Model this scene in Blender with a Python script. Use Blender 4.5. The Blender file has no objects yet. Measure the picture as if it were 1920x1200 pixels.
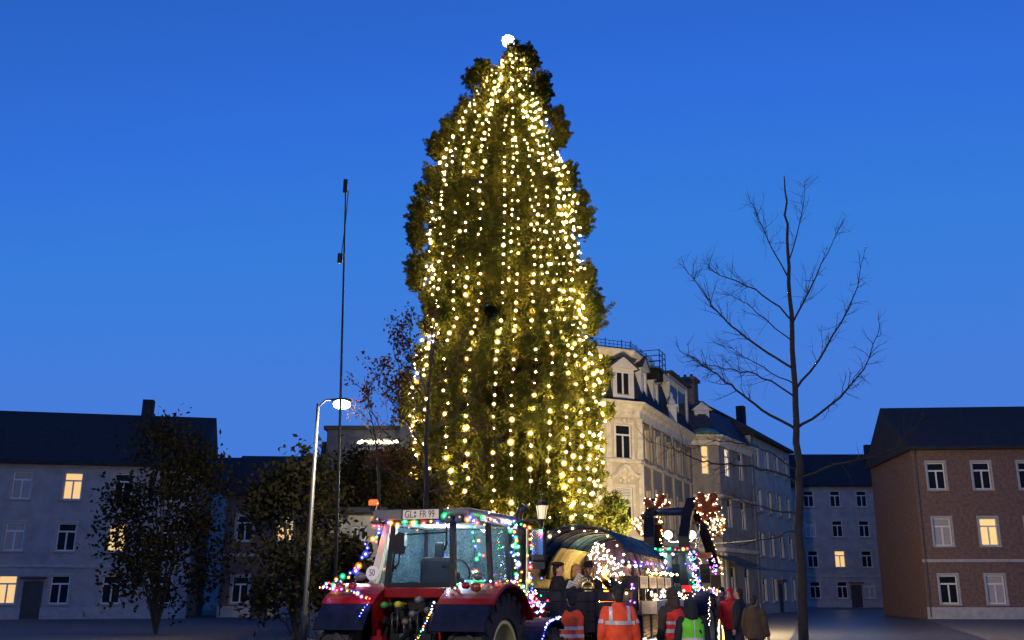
import bpy, bmesh, math, random
import numpy as np
from mathutils import Vector, Matrix, Euler

random.seed(7)
RNG = np.random.default_rng(11)
S = bpy.context.scene
COL = S.collection
PI = math.pi
R = math.radians

# ------------------------------------------------------------------ camera
FPX, U0, V0 = 1800.0, 1012.0, 600.0        # focal length and centre, in pixels of the 1920 px photograph
HOR = 1107.0
PITCH = math.atan((HOR - V0) / FPX)
CAMZ = 1.7
cam_data = bpy.data.cameras.new("camera")
cam = bpy.data.objects.new("camera", cam_data)
COL.objects.link(cam)
S.camera = cam
cam.location = (0, 0, CAMZ)
cam.rotation_euler = (PI / 2 + PITCH, 0, 0)
cam_data.sensor_width = 36
cam_data.lens = 36 * FPX / 1920
cam_data.shift_x = -(U0 - 960) / 1920
cam_data.clip_end = 2000

# ------------------------------------------------------------------ sky and exposure
SUN_EL, SUN_ROT = R(3), R(190)
world = bpy.data.worlds.new("World")
S.world = world
world.use_nodes = True
wn = world.node_tree
wn.nodes.clear()
sky = wn.nodes.new("ShaderNodeTexSky")
sky.sky_type = 'NISHITA'
sky.sun_disc = False
sky.sun_elevation = SUN_EL
sky.sun_rotation = SUN_ROT
sky.ozone_density = 5.0
sky.air_density = 1.0
sky.dust_density = 0.3
hsv = wn.nodes.new("ShaderNodeHueSaturation")
hsv.inputs['Saturation'].default_value = 1.0
tint = wn.nodes.new("ShaderNodeMix")
tint.data_type = 'RGBA'
tint.blend_type = 'MULTIPLY'
tint.inputs[0].default_value = 1.0
SKY_TINT = (0.80, 0.74, 1.13, 1)
tint.inputs[7].default_value = SKY_TINT
bg = wn.nodes.new("ShaderNodeBackground")
bg.inputs['Strength'].default_value = 0.15
wo = wn.nodes.new("ShaderNodeOutputWorld")
wn.links.new(sky.outputs[0], hsv.inputs['Color'])
wn.links.new(hsv.outputs[0], tint.inputs[6])
cap = wn.nodes.new("ShaderNodeMix")          # the sky stays an even dusk blue all round
cap.data_type = 'RGBA'
cap.blend_type = 'DARKEN'
cap.inputs[0].default_value = 1.0
cap.inputs[7].default_value = (0.142, 0.475, 1.66, 1)
wn.links.new(tint.outputs[2], cap.inputs[6])
wn.links.new(cap.outputs[2], bg.inputs['Color'])
wn.links.new(bg.outputs[0], wo.inputs[0])
S.view_settings.view_transform = 'Standard'
S.view_settings.look = 'None'
S.view_settings.gamma = 1
S.view_settings.use_curve_mapping = False
S.view_settings.exposure = 1.5
S.cycles.use_denoising = True
S.cycles.use_light_tree = True
S.cycles.max_bounces = 6
S.cycles.transparent_max_bounces = 40
S.cycles.sample_clamp_indirect = 4

# ------------------------------------------------------------------ measuring helpers
cP, sP = math.cos(PITCH), math.sin(PITCH)
def W(u, v, Y):
    """point of the world seen at photograph pixel (u, v), at the distance Y in front of the camera"""
    a, b = (u - U0) / FPX, -(v - V0) / FPX
    d = Vector((a, cP - b * sP, sP + b * cP))
    t = Y / d.y
    return Vector((d.x * t, Y, CAMZ + d.z * t))

class Plane:
    """a vertical facade plane through a ground point, running at an angle to the x axis"""
    def __init__(self, x, y, deg):
        self.x, self.y, self.t = x, y, R(deg)
        self.c, self.s = math.cos(self.t), math.sin(self.t)
    def at(self, u, v):
        p = W(u, v, 1.0)
        k = p.x
        s = (k * self.y - self.x) / (self.c - k * self.s)
        Y = self.y + s * self.s
        return s, W(u, v, Y).z
    def P(self, s, z, out=0.0):
        return Vector((self.x + s * self.c + out * self.s, self.y + s * self.s - out * self.c, z))

# ------------------------------------------------------------------ materials
MATS = {}
def mat(name, col, rough=0.7, metal=0.0, var=0.25, scale=6.0, bump=0.0, emit=None, es=0.0, coat=0.0, spec=0.5, bscale=None, stretch=None):
    if name in MATS: return MATS[name]
    m = bpy.data.materials.new(name)
    m.use_nodes = True
    nt = m.node_tree
    b = nt.nodes['Principled BSDF']
    b.inputs['Roughness'].default_value = rough
    b.inputs['Metallic'].default_value = metal
    b.inputs['Coat Weight'].default_value = coat
    b.inputs['Specular IOR Level'].default_value = spec
    tc = nt.nodes.new('ShaderNodeTexCoord')
    src = tc.outputs['Object']
    if stretch:
        mp = nt.nodes.new('ShaderNodeMapping')
        mp.inputs['Scale'].default_value = stretch
        nt.links.new(src, mp.inputs[0]); src = mp.outputs[0]
    nz = nt.nodes.new('ShaderNodeTexNoise')
    nz.inputs['Scale'].default_value = scale
    nz.inputs['Detail'].default_value = 5
    nt.links.new(src, nz.inputs['Vector'])
    rp = nt.nodes.new('ShaderNodeValToRGB')
    c = np.array(col)
    rp.color_ramp.elements[0].position = 0.3
    rp.color_ramp.elements[1].position = 0.7
    rp.color_ramp.elements[0].color = (*np.clip(c * (1 - var), 0, 1), 1)
    rp.color_ramp.elements[1].color = (*np.clip(c * (1 + var), 0, 1), 1)
    nt.links.new(nz.outputs['Fac'], rp.inputs[0])
    nt.links.new(rp.outputs[0], b.inputs['Base Color'])
    if bump:
        n2 = nt.nodes.new('ShaderNodeTexNoise')
        n2.inputs['Scale'].default_value = bscale or scale * 4
        n2.inputs['Detail'].default_value = 4
        nt.links.new(src, n2.inputs['Vector'])
        bp = nt.nodes.new('ShaderNodeBump')
        bp.inputs['Strength'].default_value = bump
        bp.inputs['Distance'].default_value = 0.02
        nt.links.new(n2.outputs['Fac'], bp.inputs['Height'])
        nt.links.new(bp.outputs[0], b.inputs['Normal'])
    if emit:
        b.inputs['Emission Color'].default_value = (*emit, 1)
        b.inputs['Emission Strength'].default_value = es
    MATS[name] = m
    return m

def emitter(name, col, strength):
    if name in MATS: return MATS[name]
    m = bpy.data.materials.new(name); m.use_nodes = True
    nt = m.node_tree; nt.nodes.clear()
    e = nt.nodes.new('ShaderNodeEmission'); o = nt.nodes.new('ShaderNodeOutputMaterial')
    e.inputs[0].default_value = (*col, 1); e.inputs[1].default_value = strength
    nt.links.new(e.outputs[0], o.inputs[0])
    MATS[name] = m
    return m

def glow_halo(name, col, strength, clear):
    """emissive volume round a filament, standing in for its halo of glare"""
    if name in MATS: return MATS[name]
    m = bpy.data.materials.new(name); m.use_nodes = True
    nt = m.node_tree; nt.nodes.clear()
    e = nt.nodes.new('ShaderNodeEmission'); o = nt.nodes.new('ShaderNodeOutputMaterial')
    e.inputs[0].default_value = (*col, 1); e.inputs[1].default_value = strength
    nt.links.new(e.outputs[0], o.inputs['Volume'])
    m.cycles.emission_sampling = 'NONE'
    MATS[name] = m
    return m

def thin_glass(name, tintc=(0.8, 0.9, 0.9), gloss=0.12, rough=0.03, dirt=0.0, dirtc=(0.3, 0.3, 0.3), dscale=60, glow=None):
    if name in MATS: return MATS[name]
    m = bpy.data.materials.new(name); m.use_nodes = True
    nt = m.node_tree; nt.nodes.clear()
    t = nt.nodes.new('ShaderNodeBsdfTransparent'); g = nt.nodes.new('ShaderNodeBsdfGlossy')
    d = nt.nodes.new('ShaderNodeMixShader'); d1 = nt.nodes.new('ShaderNodeBsdfDiffuse'); d2 = nt.nodes.new('ShaderNodeBsdfTranslucent')
    d.inputs[0].default_value = 0.5; nt.links.new(d1.outputs[0], d.inputs[1]); nt.links.new(d2.outputs[0], d.inputs[2])
    t.inputs[0].default_value = (*tintc, 1); g.inputs['Roughness'].default_value = rough
    d1.inputs[0].default_value = (*dirtc, 1); d2.inputs[0].default_value = (*dirtc, 1)
    mx = nt.nodes.new('ShaderNodeMixShader'); m2 = nt.nodes.new('ShaderNodeMixShader'); o = nt.nodes.new('ShaderNodeOutputMaterial')
    mx.inputs[0].default_value = gloss
    nt.links.new(t.outputs[0], mx.inputs[1]); nt.links.new(g.outputs[0], mx.inputs[2])
    tc = nt.nodes.new('ShaderNodeTexCoord'); nz = nt.nodes.new('ShaderNodeTexNoise'); nz.inputs['Scale'].default_value = dscale
    nz.inputs['Detail'].default_value = 6
    ml = nt.nodes.new('ShaderNodeMath'); ml.operation = 'MULTIPLY'; ml.inputs[1].default_value = dirt * 2
    nt.links.new(tc.outputs['Object'], nz.inputs['Vector']); nt.links.new(nz.outputs['Fac'], ml.inputs[0])
    nt.links.new(ml.outputs[0], m2.inputs[0])
    nt.links.new(mx.outputs[0], m2.inputs[1]); nt.links.new(d.outputs[0], m2.inputs[2])
    nt.links.new(m2.outputs[0], o.inputs[0])
    MATS[name] = m
    return m

def leaf_mat(name, c1, c2, trans=0.3, scale=0.9):
    if name in MATS: return MATS[name]
    m = bpy.data.materials.new(name); m.use_nodes = True
    nt = m.node_tree; nt.nodes.clear()
    tc = nt.nodes.new('ShaderNodeTexCoord'); nz = nt.nodes.new('ShaderNodeTexNoise'); nz.inputs['Scale'].default_value = scale
    nz.inputs['Detail'].default_value = 8; nz.inputs['Roughness'].default_value = 0.7
    rp = nt.nodes.new('ShaderNodeValToRGB')
    rp.color_ramp.elements[0].position = 0.35; rp.color_ramp.elements[1].position = 0.65
    rp.color_ramp.elements[0].color = (*c1, 1); rp.color_ramp.elements[1].color = (*c2, 1)
    d = nt.nodes.new('ShaderNodeBsdfDiffuse'); t = nt.nodes.new('ShaderNodeBsdfTranslucent')
    mx = nt.nodes.new('ShaderNodeMixShader'); o = nt.nodes.new('ShaderNodeOutputMaterial')
    mx.inputs[0].default_value = trans
    nt.links.new(tc.outputs['Object'], nz.inputs['Vector']); nt.links.new(nz.outputs['Fac'], rp.inputs[0])
    nt.links.new(rp.outputs[0], d.inputs[0]); nt.links.new(rp.outputs[0], t.inputs[0])
    nt.links.new(d.outputs[0], mx.inputs[1]); nt.links.new(t.outputs[0], mx.inputs[2])
    nt.links.new(mx.outputs[0], o.inputs[0])
    MATS[name] = m
    return m

# ------------------------------------------------------------------ mesh builder
class MB:
    def __init__(self):
        self.v, self.f, self.m = [], [], []
        self.M = None
        self.mi = 0
    def add(self, verts, faces):
        k = len(self.v)
        if self.M is not None: verts = [self.M @ Vector(p) for p in verts]
        self.v.extend([tuple(p) for p in verts])
        self.f.extend([tuple(i + k for i in f) for f in faces])
        self.m.extend([self.mi] * len(faces))
        return self
    def box(self, x0, x1, y0, y1, z0, z1, bev=0.0):
        if bev > 0:
            b = min(bev, (x1 - x0) / 2.01, (y1 - y0) / 2.01, (z1 - z0) / 2.01)
            bm = bmesh.new()
            bmesh.ops.create_cube(bm, size=1, matrix=Matrix.Translation(((x0 + x1) / 2, (y0 + y1) / 2, (z0 + z1) / 2)) @ Matrix.Diagonal((x1 - x0, y1 - y0, z1 - z0, 1)))
            bmesh.ops.bevel(bm, geom=bm.edges[:], offset=b, segments=2, affect='EDGES', profile=0.5)
            bm.verts.index_update()
            self.add([v.co.copy() for v in bm.verts], [[v.index for v in f.verts] for f in bm.faces])
            bm.free()
            return self
        return self.add([(x0, y0, z0), (x1, y0, z0), (x1, y1, z0), (x0, y1, z0), (x0, y0, z1), (x1, y0, z1), (x1, y1, z1), (x0, y1, z1)],
                        [(0, 3, 2, 1), (4, 5, 6, 7), (0, 1, 5, 4), (1, 2, 6, 5), (2, 3, 7, 6), (3, 0, 4, 7)])
    def beam(self, p0, p1, w, h, up=(0, 0, 1)):
        p0, p1 = Vector(p0), Vector(p1)
        d = (p1 - p0).normalized(); up = Vector(up)
        if abs(d.dot(up)) > 0.98: up = Vector((0, 1, 0))
        r = d.cross(up).normalized() * w / 2; q = r.cross(d).normalized() * h / 2
        return self.add([p0 - r - q, p0 + r - q, p0 + r + q, p0 - r + q, p1 - r - q, p1 + r - q, p1 + r + q, p1 - r + q],
                        [(0, 1, 2, 3), (7, 6, 5, 4), (0, 4, 5, 1), (1, 5, 6, 2), (2, 6, 7, 3), (3, 7, 4, 0)])
    def tube(self, pts, rad, n=6, cap=True, ell=None):
        pts = [Vector(p) for p in pts]
        if not hasattr(rad, '__len__'): rad = [rad] * len(pts)
        vs, fs = [], []
        nrm = None
        for i, p in enumerate(pts):
            a = pts[max(i - 1, 0)]; b = pts[min(i + 1, len(pts) - 1)]
            t = (b - a)
            t = t.normalized() if t.length > 1e-9 else Vector((0, 0, 1))
            if nrm is None:
                nrm = t.cross(Vector((0, 1, 0)) if abs(t.y) < 0.9 else Vector((1, 0, 0))).normalized()
            else:
                nrm = (nrm - t * nrm.dot(t))
                nrm = nrm.normalized() if nrm.length > 1e-6 else t.orthogonal().normalized()
            bn = t.cross(nrm)
            for k in range(n):
                an = 2 * PI * k / n
                vs.append(p + (nrm * math.cos(an) + bn * math.sin(an)) * rad[i])
        for i in range(len(pts) - 1):
            for k in range(n):
                k2 = (k + 1) % n
                fs.append((i * n + k, i * n + k2, (i + 1) * n + k2, (i + 1) * n + k))
        if cap:
            fs.append(tuple(range(n))[::-1]); fs.append(tuple((len(pts) - 1) * n + k for k in range(n)))
        return self.add(vs, fs)
    def capsule(self, pts, rad, n=10):
        """round-ended limb"""
        pts = [Vector(p) for p in pts]
        if not hasattr(rad, '__len__'): rad = [rad] * len(pts)
        d0 = (pts[0] - pts[1]).normalized(); d1 = (pts[-1] - pts[-2]).normalized()
        P = [pts[0] + d0 * rad[0] * a for a in (0.95, 0.75)] + pts + [pts[-1] + d1 * rad[-1] * a for a in (0.75, 0.95)]
        Q = [rad[0] * 0.3, rad[0] * 0.68] + list(rad) + [rad[-1] * 0.68, rad[-1] * 0.3]
        return self.tube(P, Q, n)
    def loft(self, secs, n=14):
        """stack of horizontal ellipses (cx, cy, z, rx, ry)"""
        vs, fs = [], []
        for (cx, cy, z, rx, ry) in secs:
            for k in range(n):
                a = 2 * PI * k / n
                vs.append((cx + rx * math.cos(a), cy + ry * math.sin(a), z))
        for i in range(len(secs) - 1):
            for k in range(n):
                k2 = (k + 1) % n
                fs.append((i * n + k, i * n + k2, (i + 1) * n + k2, (i + 1) * n + k))
        fs.append(tuple(range(n))[::-1]); fs.append(tuple((len(secs) - 1) * n + k for k in range(n)))
        return self.add(vs, fs)
    def ball(self, c, rx, ry=None, rz=None, n=10, m=7):
        ry = ry or rx; rz = rz or rx
        vs, fs = [(c[0], c[1], c[2] - rz)], []
        for i in range(1, m):
            t = PI * i / m
            for k in range(n):
                a = 2 * PI * k / n
                vs.append((c[0] + rx * math.sin(t) * math.cos(a), c[1] + ry * math.sin(t) * math.sin(a), c[2] - rz * math.cos(t)))
        vs.append((c[0], c[1], c[2] + rz))
        for k in range(n): fs.append((0, 1 + (k + 1) % n, 1 + k))
        for i in range(m - 2):
            for k in range(n):
                k2 = (k + 1) % n
                fs.append((1 + i * n + k, 1 + i * n + k2, 1 + (i + 1) * n + k2, 1 + (i + 1) * n + k))
        for k in range(n): fs.append((len(vs) - 1, 1 + (m - 2) * n + k, 1 + (m - 2) * n + (k + 1) % n))
        return self.add(vs, fs)
    def lathe(self, prof, n=20, c=(0, 0, 0), axis='z'):
        """profile of (radius, height) turned about an axis through c"""
        vs, fs = [], []
        for (r, h) in prof:
            for k in range(n):
                a = 2 * PI * k / n
                x, y = r * math.cos(a), r * math.sin(a)
                p = (x, y, h) if axis == 'z' else ((h, x, y) if axis == 'x' else (y, h, x))
                vs.append((c[0] + p[0], c[1] + p[1], c[2] + p[2]))
        for i in range(len(prof) - 1):
            for k in range(n):
                k2 = (k + 1) % n
                fs.append((i * n + k, i * n + k2, (i + 1) * n + k2, (i + 1) * n + k))
        if prof[0][0] > 1e-4: fs.append(tuple(range(n))[::-1])
        if prof[-1][0] > 1e-4: fs.append(tuple((len(prof) - 1) * n + k for k in range(n)))
        return self.add(vs, fs)
    def prism(self, poly, a, b, axis='y'):
        """polygon (p, q) pushed from a to b along an axis; p,q are x,z for axis y, y,z for axis x, x,y for axis z"""
        def P(p, q, t):
            return (p, t, q) if axis == 'y' else ((t, p, q) if axis == 'x' else (p, q, t))
        n = len(poly)
        vs = [P(p, q, a) for p, q in poly] + [P(p, q, b) for p, q in poly]
        fs = [tuple(range(n)), tuple(range(2 * n - 1, n - 1, -1))] + [(i, n + i, n + (i + 1) % n, (i + 1) % n) for i in range(n)]
        return self.add(vs, fs)
    def quad(self, a, b, c, d): return self.add([a, b, c, d], [(0, 1, 2, 3)])
    def slab(self, pts, nrm, th):
        """thick sheet from a polygon of points"""
        n = len(pts); nv = Vector(nrm).normalized() * th
        pts = [Vector(p) for p in pts]
        return self.add(pts + [p + nv for p in pts], [tuple(range(n))[::-1], tuple(range(n, 2 * n))] + [(i, (i + 1) % n, n + (i + 1) % n, n + i) for i in range(n)])
    def mesh(self, name, mats, smooth=False, fix=True):
        me = bpy.data.meshes.new(name)
        me.from_pydata(self.v, [], self.f)
        if not isinstance(mats, (list, tuple)): mats = [mats]
        for m in mats: me.materials.append(m)
        if len(mats) > 1: me.polygons.foreach_set('material_index', self.m)
        if fix:
            bm = bmesh.new(); bm.from_mesh(me)
            bmesh.ops.recalc_face_normals(bm, faces=bm.faces[:])
            bm.to_mesh(me); bm.free()
        if smooth: me.polygons.foreach_set('use_smooth', [True] * len(me.polygons))
        me.update()
        return me
    def build(self, name, mats, parent=None, smooth=False, loc=None, rot=None, fix=True):
        o = bpy.data.objects.new(name, self.mesh(name, mats, smooth, fix))
        return put(o, parent, loc, rot)

def put(o, parent=None, loc=None, rot=None):
    COL.objects.link(o)
    if parent is not None: o.parent = parent
    if loc is not None: o.location = loc
    if rot is not None: o.rotation_euler = rot
    return o

def tag(o, label, cat, group=None, kind=None):
    if label: o['label'] = label
    if cat: o['category'] = cat
    if group: o['group'] = group
    if kind: o['kind'] = kind
    return o

def thing(name, label, cat, loc=(0, 0, 0), rz=0.0, group=None):
    o = bpy.data.objects.new(name, None)
    o.empty_display_size = 0.2
    COL.objects.link(o)
    o.location = loc; o.rotation_euler = (0, 0, rz)
    return tag(o, label, cat, group)

def inst(name, mesh, parent=None, loc=None, rot=None, scale=None):
    o = bpy.data.objects.new(name, mesh)
    put(o, parent, loc, rot)
    if scale is not None: o.scale = scale if hasattr(scale, '__len__') else (scale,) * 3
    return o

def kids(o): return [c for c in bpy.data.objects if c.parent == o]
def copy_tree(o, parent=None):
    c = o.copy(); COL.objects.link(c); c.parent = parent
    for ch in list(o.children): copy_tree(ch, c)
    return c

def text_mesh(name, s, size, m, parent, loc, rot, depth=0.004, align='CENTER', sx=1.0, bold=0.0):
    cu = bpy.data.curves.new(name, 'FONT')
    cu.body = s; cu.size = size; cu.extrude = depth; cu.align_x = align; cu.align_y = 'CENTER'
    cu.offset = bold
    tmp = bpy.data.objects.new(name, cu); COL.objects.link(tmp)
    dg = bpy.context.evaluated_depsgraph_get()
    me = bpy.data.meshes.new_from_object(tmp.evaluated_get(dg))
    bpy.data.objects.remove(tmp)
    me.materials.clear(); me.materials.append(m)
    o = inst(name, me, parent, loc, rot)
    o.scale = (sx, 1, 1)
    return o

def np_mesh(name, V, F, mats, smooth=False, mi=None):
    me = bpy.data.meshes.new(name)
    V = np.asarray(V, dtype=np.float32); F = np.asarray(F, dtype=np.int32)
    k = F.shape[1]
    me.vertices.add(len(V)); me.vertices.foreach_set('co', V.ravel())
    me.loops.add(F.size); me.loops.foreach_set('vertex_index', F.ravel())
    me.polygons.add(len(F)); me.polygons.foreach_set('loop_start', np.arange(0, F.size, k, dtype=np.int32))
    me.polygons.foreach_set('loop_total', np.full(len(F), k, dtype=np.int32))
    for m in (mats if isinstance(mats, (list, tuple)) else [mats]): me.materials.append(m)
    if mi is not None: me.polygons.foreach_set('material_index', np.asarray(mi, dtype=np.int32))
    me.update(calc_edges=True)
    return me

def leaves(C, D, length, width, rng, mats=None):
    """one folded kite-shaped leaf (two triangles) at every centre C, pointing along D"""
    n = len(C)
    D = D / np.maximum(np.linalg.norm(D, axis=1, keepdims=True), 1e-6)
    q = rng.normal(size=(n, 3)); sd = np.cross(D, q); sd /= np.maximum(np.linalg.norm(sd, axis=1, keepdims=True), 1e-6)
    up = np.cross(sd, D)
    L = length * rng.uniform(0.6, 1.3, (n, 1)); Wd = width * rng.uniform(0.7, 1.3, (n, 1))
    a = C - D * L * 0.5; b = C + D * L * 0.5
    l = C + sd * Wd * 0.5 + up * Wd * 0.12; r = C - sd * Wd * 0.5 + up * Wd * 0.12
    V = np.stack([a, l, b, r], 1).reshape(-1, 3)
    i = np.arange(n)[:, None] * 4
    F = np.concatenate([i + [[0, 1, 2]], i + [[0, 2, 3]]], 0)
    return V, F

ORD = ['first', 'second', 'third', 'fourth', 'fifth', 'sixth', 'seventh', 'eighth', 'ninth', 'tenth', 'eleventh', 'twelfth', 'thirteenth',
       'fourteenth', 'fifteenth', 'sixteenth', 'seventeenth', 'eighteenth', 'nineteenth', 'twentieth', 'twenty-first', 'twenty-second',
       'twenty-third', 'twenty-fourth', 'twenty-fifth', 'twenty-sixth', 'twenty-seventh', 'twenty-eighth', 'twenty-ninth', 'thirtieth']

# common materials
M_black = mat('black_steel', (0.007, 0.007, 0.008), 0.45, 0.0, 0.3, spec=0.3)
M_rubber = mat('tyre_rubber', (0.008, 0.008, 0.0085), 0.6, 0, 0.3, 20, 0.3, spec=0.4)
M_red = mat('red_paint', (0.17, 0.004, 0.004), 0.34, 0, 0.38, 4, 0.05, coat=0.0, spec=0.25)
M_navy = mat('navy_panel', (0.0035, 0.008, 0.028), 0.6, 0, 0.4, 8, 0.1, spec=0.1)
M_grey = mat('grey_paint', (0.11, 0.11, 0.115), 0.45, 0, 0.15, 9, 0.05)
M_white = mat('white_paint', (0.75, 0.74, 0.70), 0.5, 0, 0.08, 4, 0.05)
M_wire = mat('cable_black', (0.01, 0.012, 0.01), 0.6)
M_chrome = mat('bright_steel', (0.6, 0.6, 0.62), 0.2, 1.0, 0.1)
M_brass = mat('brass', (0.8, 0.52, 0.16), 0.22, 1.0, 0.1)
M_glassy = mat('dark_window_glass', (0.010, 0.011, 0.013), 0.3, 0, 0.3, 2, spec=0.12)

# warm light bulb, shared by all strings on the tree
E_warm = emitter('warm_filament', (1.0, 0.61, 0.17), 225.0)
G_warm = glow_halo('warm_bulb_halo', (1.0, 0.50, 0.075), 1.9, 0.45)
def bulb_mesh(name, core, halo, rc, rg, n=8, m=6):
    b = MB(); b.mi = 0; b.ball((0, 0, 0), rc, n=n, m=m)
    b.mi = 1; b.ball((0, 0, 0), rg, n=n + 2, m=m + 1)  # outer ball only imitates the lens halo round the lit core
    return b.mesh(name, [core, halo], True, fix=False)
BULBS = [bulb_mesh('bulb', E_warm, G_warm, 0.034, 0.10),
         bulb_mesh('bulb', emitter('dim_filament', (1.0, 0.55, 0.14), 85.0), glow_halo('dim_bulb_halo', (1.0, 0.44, 0.06), 1.2, 0), 0.026, 0.085),
         bulb_mesh('bulb', emitter('bright_filament', (1.0, 0.66, 0.22), 320.0), glow_halo('bright_bulb_halo', (1.0, 0.55, 0.11), 2.3, 0), 0.036, 0.115)]

# ------------------------------------------------------------------ ground
M_asph = mat('wet_asphalt', (0.045, 0.046, 0.05), 0.35, 0, 0.35, 1.5, 0.35, bscale=30)
M_pave = mat('paving', (0.10, 0.095, 0.09), 0.85, 0, 0.25, 2.5, 0.3, bscale=18)
def sheet(name, pts, z, m, kind='structure'):
    o = MB().add([(x, y, z) for x, y in pts], [tuple(range(len(pts)))]).build(name, m)
    return tag(o, None, None, None, kind)
sheet('ground', [(-400, -60), (400, -60), (400, 600), (-400, 600)], 0.0, M_pave)
sheet('road', [(-60, -6), (60, -6), (60, 31), (-60, 31)], 0.004, M_asph)
sheet('side_road', [(7.5, 31), (14.5, 31), (32, 90), (24, 90)], 0.005, M_asph)
kb = MB(); kb.box(-60, 7.3, 31.0, 31.25, 0, 0.12); kb.box(14.7, 60, 31.0, 31.25, 0, 0.12)
tag(kb.build('kerb', mat('kerb_stone', (0.25, 0.24, 0.23), 0.7, 0, 0.2, 4)), None, None, None, 'structure')

# ------------------------------------------------------------------ architecture helpers
def offset_line(pts, d):
    """polyline moved sideways by d to its outer (right-hand) side with mitred corners"""
    out = []
    n = len(pts)
    for i, p in enumerate(pts):
        ns = []
        if i > 0: a = Vector(pts[i]) - Vector(pts[i - 1]); ns.append(Vector((a.y, -a.x)).normalized())
        if i < n - 1: a = Vector(pts[i + 1]) - Vector(pts[i]); ns.append(Vector((a.y, -a.x)).normalized())
        if len(ns) == 1: m = ns[0]
        else: m = (ns[0] + ns[1]) / (1 + ns[0].dot(ns[1]))
        out.append((p[0] + m.x * d, p[1] + m.y * d))
    return out
def moulding(name, pts, prof, m, parent, org, smooth=False):
    """profile (out, z) drawn along a plan polyline, corners mitred"""
    b = MB(); n = len(pts); k = len(prof)
    rows = []
    for (o, z) in prof:
        rows.append([(x - org[0], y - org[1], z) for x, y in offset_line(pts, o)])
    vs = [rows[j][i] for i in range(n) for j in range(k)]
    fs = []
    for i in range(n - 1):
        for j in range(k):
            j2 = (j + 1) % k
            fs.append((i * k + j, i * k + j2, (i + 1) * k + j2, (i + 1) * k + j))
    fs.append(tuple(range(k))); fs.append(tuple((n - 1) * k + j for j in range(k))[::-1])
    b.add(vs, fs)
    return b.build(name, m, parent)
def facade(parent, org, pl, s0, s1, z0, z1, holes, m, thick=0.35, rev=0.2, name='wall'):
    b = MB()
    xs = sorted(set([s0, s1] + [h[0] for h in holes] + [h[1] for h in holes]))
    zs = sorted(set([z0, z1] + [h[2] for h in holes] + [h[3] for h in holes]))
    for i in range(len(xs) - 1):
        for j in range(len(zs) - 1):
            cx, cz = (xs[i] + xs[i + 1]) / 2, (zs[j] + zs[j + 1]) / 2
            if any(h[0] < cx < h[1] and h[2] < cz < h[3] for h in holes): continue
            b.quad((xs[i], 0, zs[j]), (xs[i + 1], 0, zs[j]), (xs[i + 1], 0, zs[j + 1]), (xs[i], 0, zs[j + 1]))
    for (a, c, d, e) in holes:
        b.quad((a, 0, d), (a, rev, d), (a, rev, e), (a, 0, e)); b.quad((c, rev, d), (c, 0, d), (c, 0, e), (c, rev, e))
        b.quad((a, 0, d), (c, 0, d), (c, rev, d), (a, rev, d)); b.quad((a, rev, e), (c, rev, e), (c, 0, e), (a, 0, e))
    t = thick
    b.quad((s0, t, z0), (s0, t, z1), (s1, t, z1), (s1, t, z0))
    b.quad((s0, 0, z0), (s0, 0, z1), (s0, t, z1), (s0, t, z0)); b.quad((s1, 0, z0), (s1, t, z0), (s1, t, z1), (s1, 0, z1))
    b.quad((s0, 0, z1), (s1, 0, z1), (s1, t, z1), (s0, t, z1))
    return b.build(name, m, parent, False, (pl.x - org[0], pl.y - org[1], 0), (0, 0, pl.t), fix=False)
WIN = {}
M_wframe = mat('window_frame_white', (0.66, 0.63, 0.58), 0.5, 0, 0.08)
M_lit = mat('lit_window', (0.5, 0.4, 0.2), 0.5, 0, 0.2, 3, emit=(1.0, 0.62, 0.22), es=0.32)
M_litw = mat('lit_window_white', (0.5, 0.5, 0.45), 0.5, 0, 0.2, 3, emit=(1.0, 0.86, 0.6), es=0.3)
M_curtain = mat('net_curtain', (0.35, 0.33, 0.30), 0.9, 0, 0.3, 9, stretch=(6, 1, 0.6))
def window(parent, org, pl, s, z, w, h, pane=None, transom=0.3, mull=True, blind=0.0, rev=0.2):
    """casement window in a hole whose lower middle is at (s, z)"""
    key = (round(w, 2), round(h, 2), transom, mull)
    if key not in WIN:
        b = MB(); f = 0.075
        b.box(-w / 2, -w / 2 + f, rev - 0.12, rev - 0.04, 0, h); b.box(w / 2 - f, w / 2, rev - 0.12, rev - 0.04, 0, h)
        b.box(-w / 2 + f, w / 2 - f, rev - 0.12, rev - 0.04, 0, f); b.box(-w / 2 + f, w / 2 - f, rev - 0.12, rev - 0.04, h - f, h)
        zt = h * (1 - transom) if transom else h - f
        if transom: b.box(-w / 2 + f, w / 2 - f, rev - 0.125, rev - 0.035, zt - 0.05, zt + 0.05)
        if mull: b.box(-0.045, 0.045, rev - 0.128, rev - 0.032, f, zt - 0.05 if transom else zt)
        WIN[key] = (b.mesh('window', M_wframe), {})
    me, panes = WIN[key]
    p = pl.P(s, z)
    o = inst('window', me, parent, (p.x - org[0], p.y - org[1], z), (0, 0, pl.t))
    pane = pane or M_glassy
    if pane.name not in panes:
        b = MB(); b.box(-w / 2 + 0.02, w / 2 - 0.02, rev - 0.075, rev - 0.055, 0.02, h - 0.02)
        panes[pane.name] = b.mesh('pane', pane)
    inst('pane', panes[pane.name], o)
    if blind:
        b = MB(); n = int(h * blind / 0.09)
        for i in range(n): b.box(-w / 2 + 0.08, w / 2 - 0.08, rev - 0.118, rev - 0.1, h - 0.09 - i * 0.09, h - 0.025 - i * 0.09)
        b.build('blind', M_wframe, o)
    return o
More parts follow.
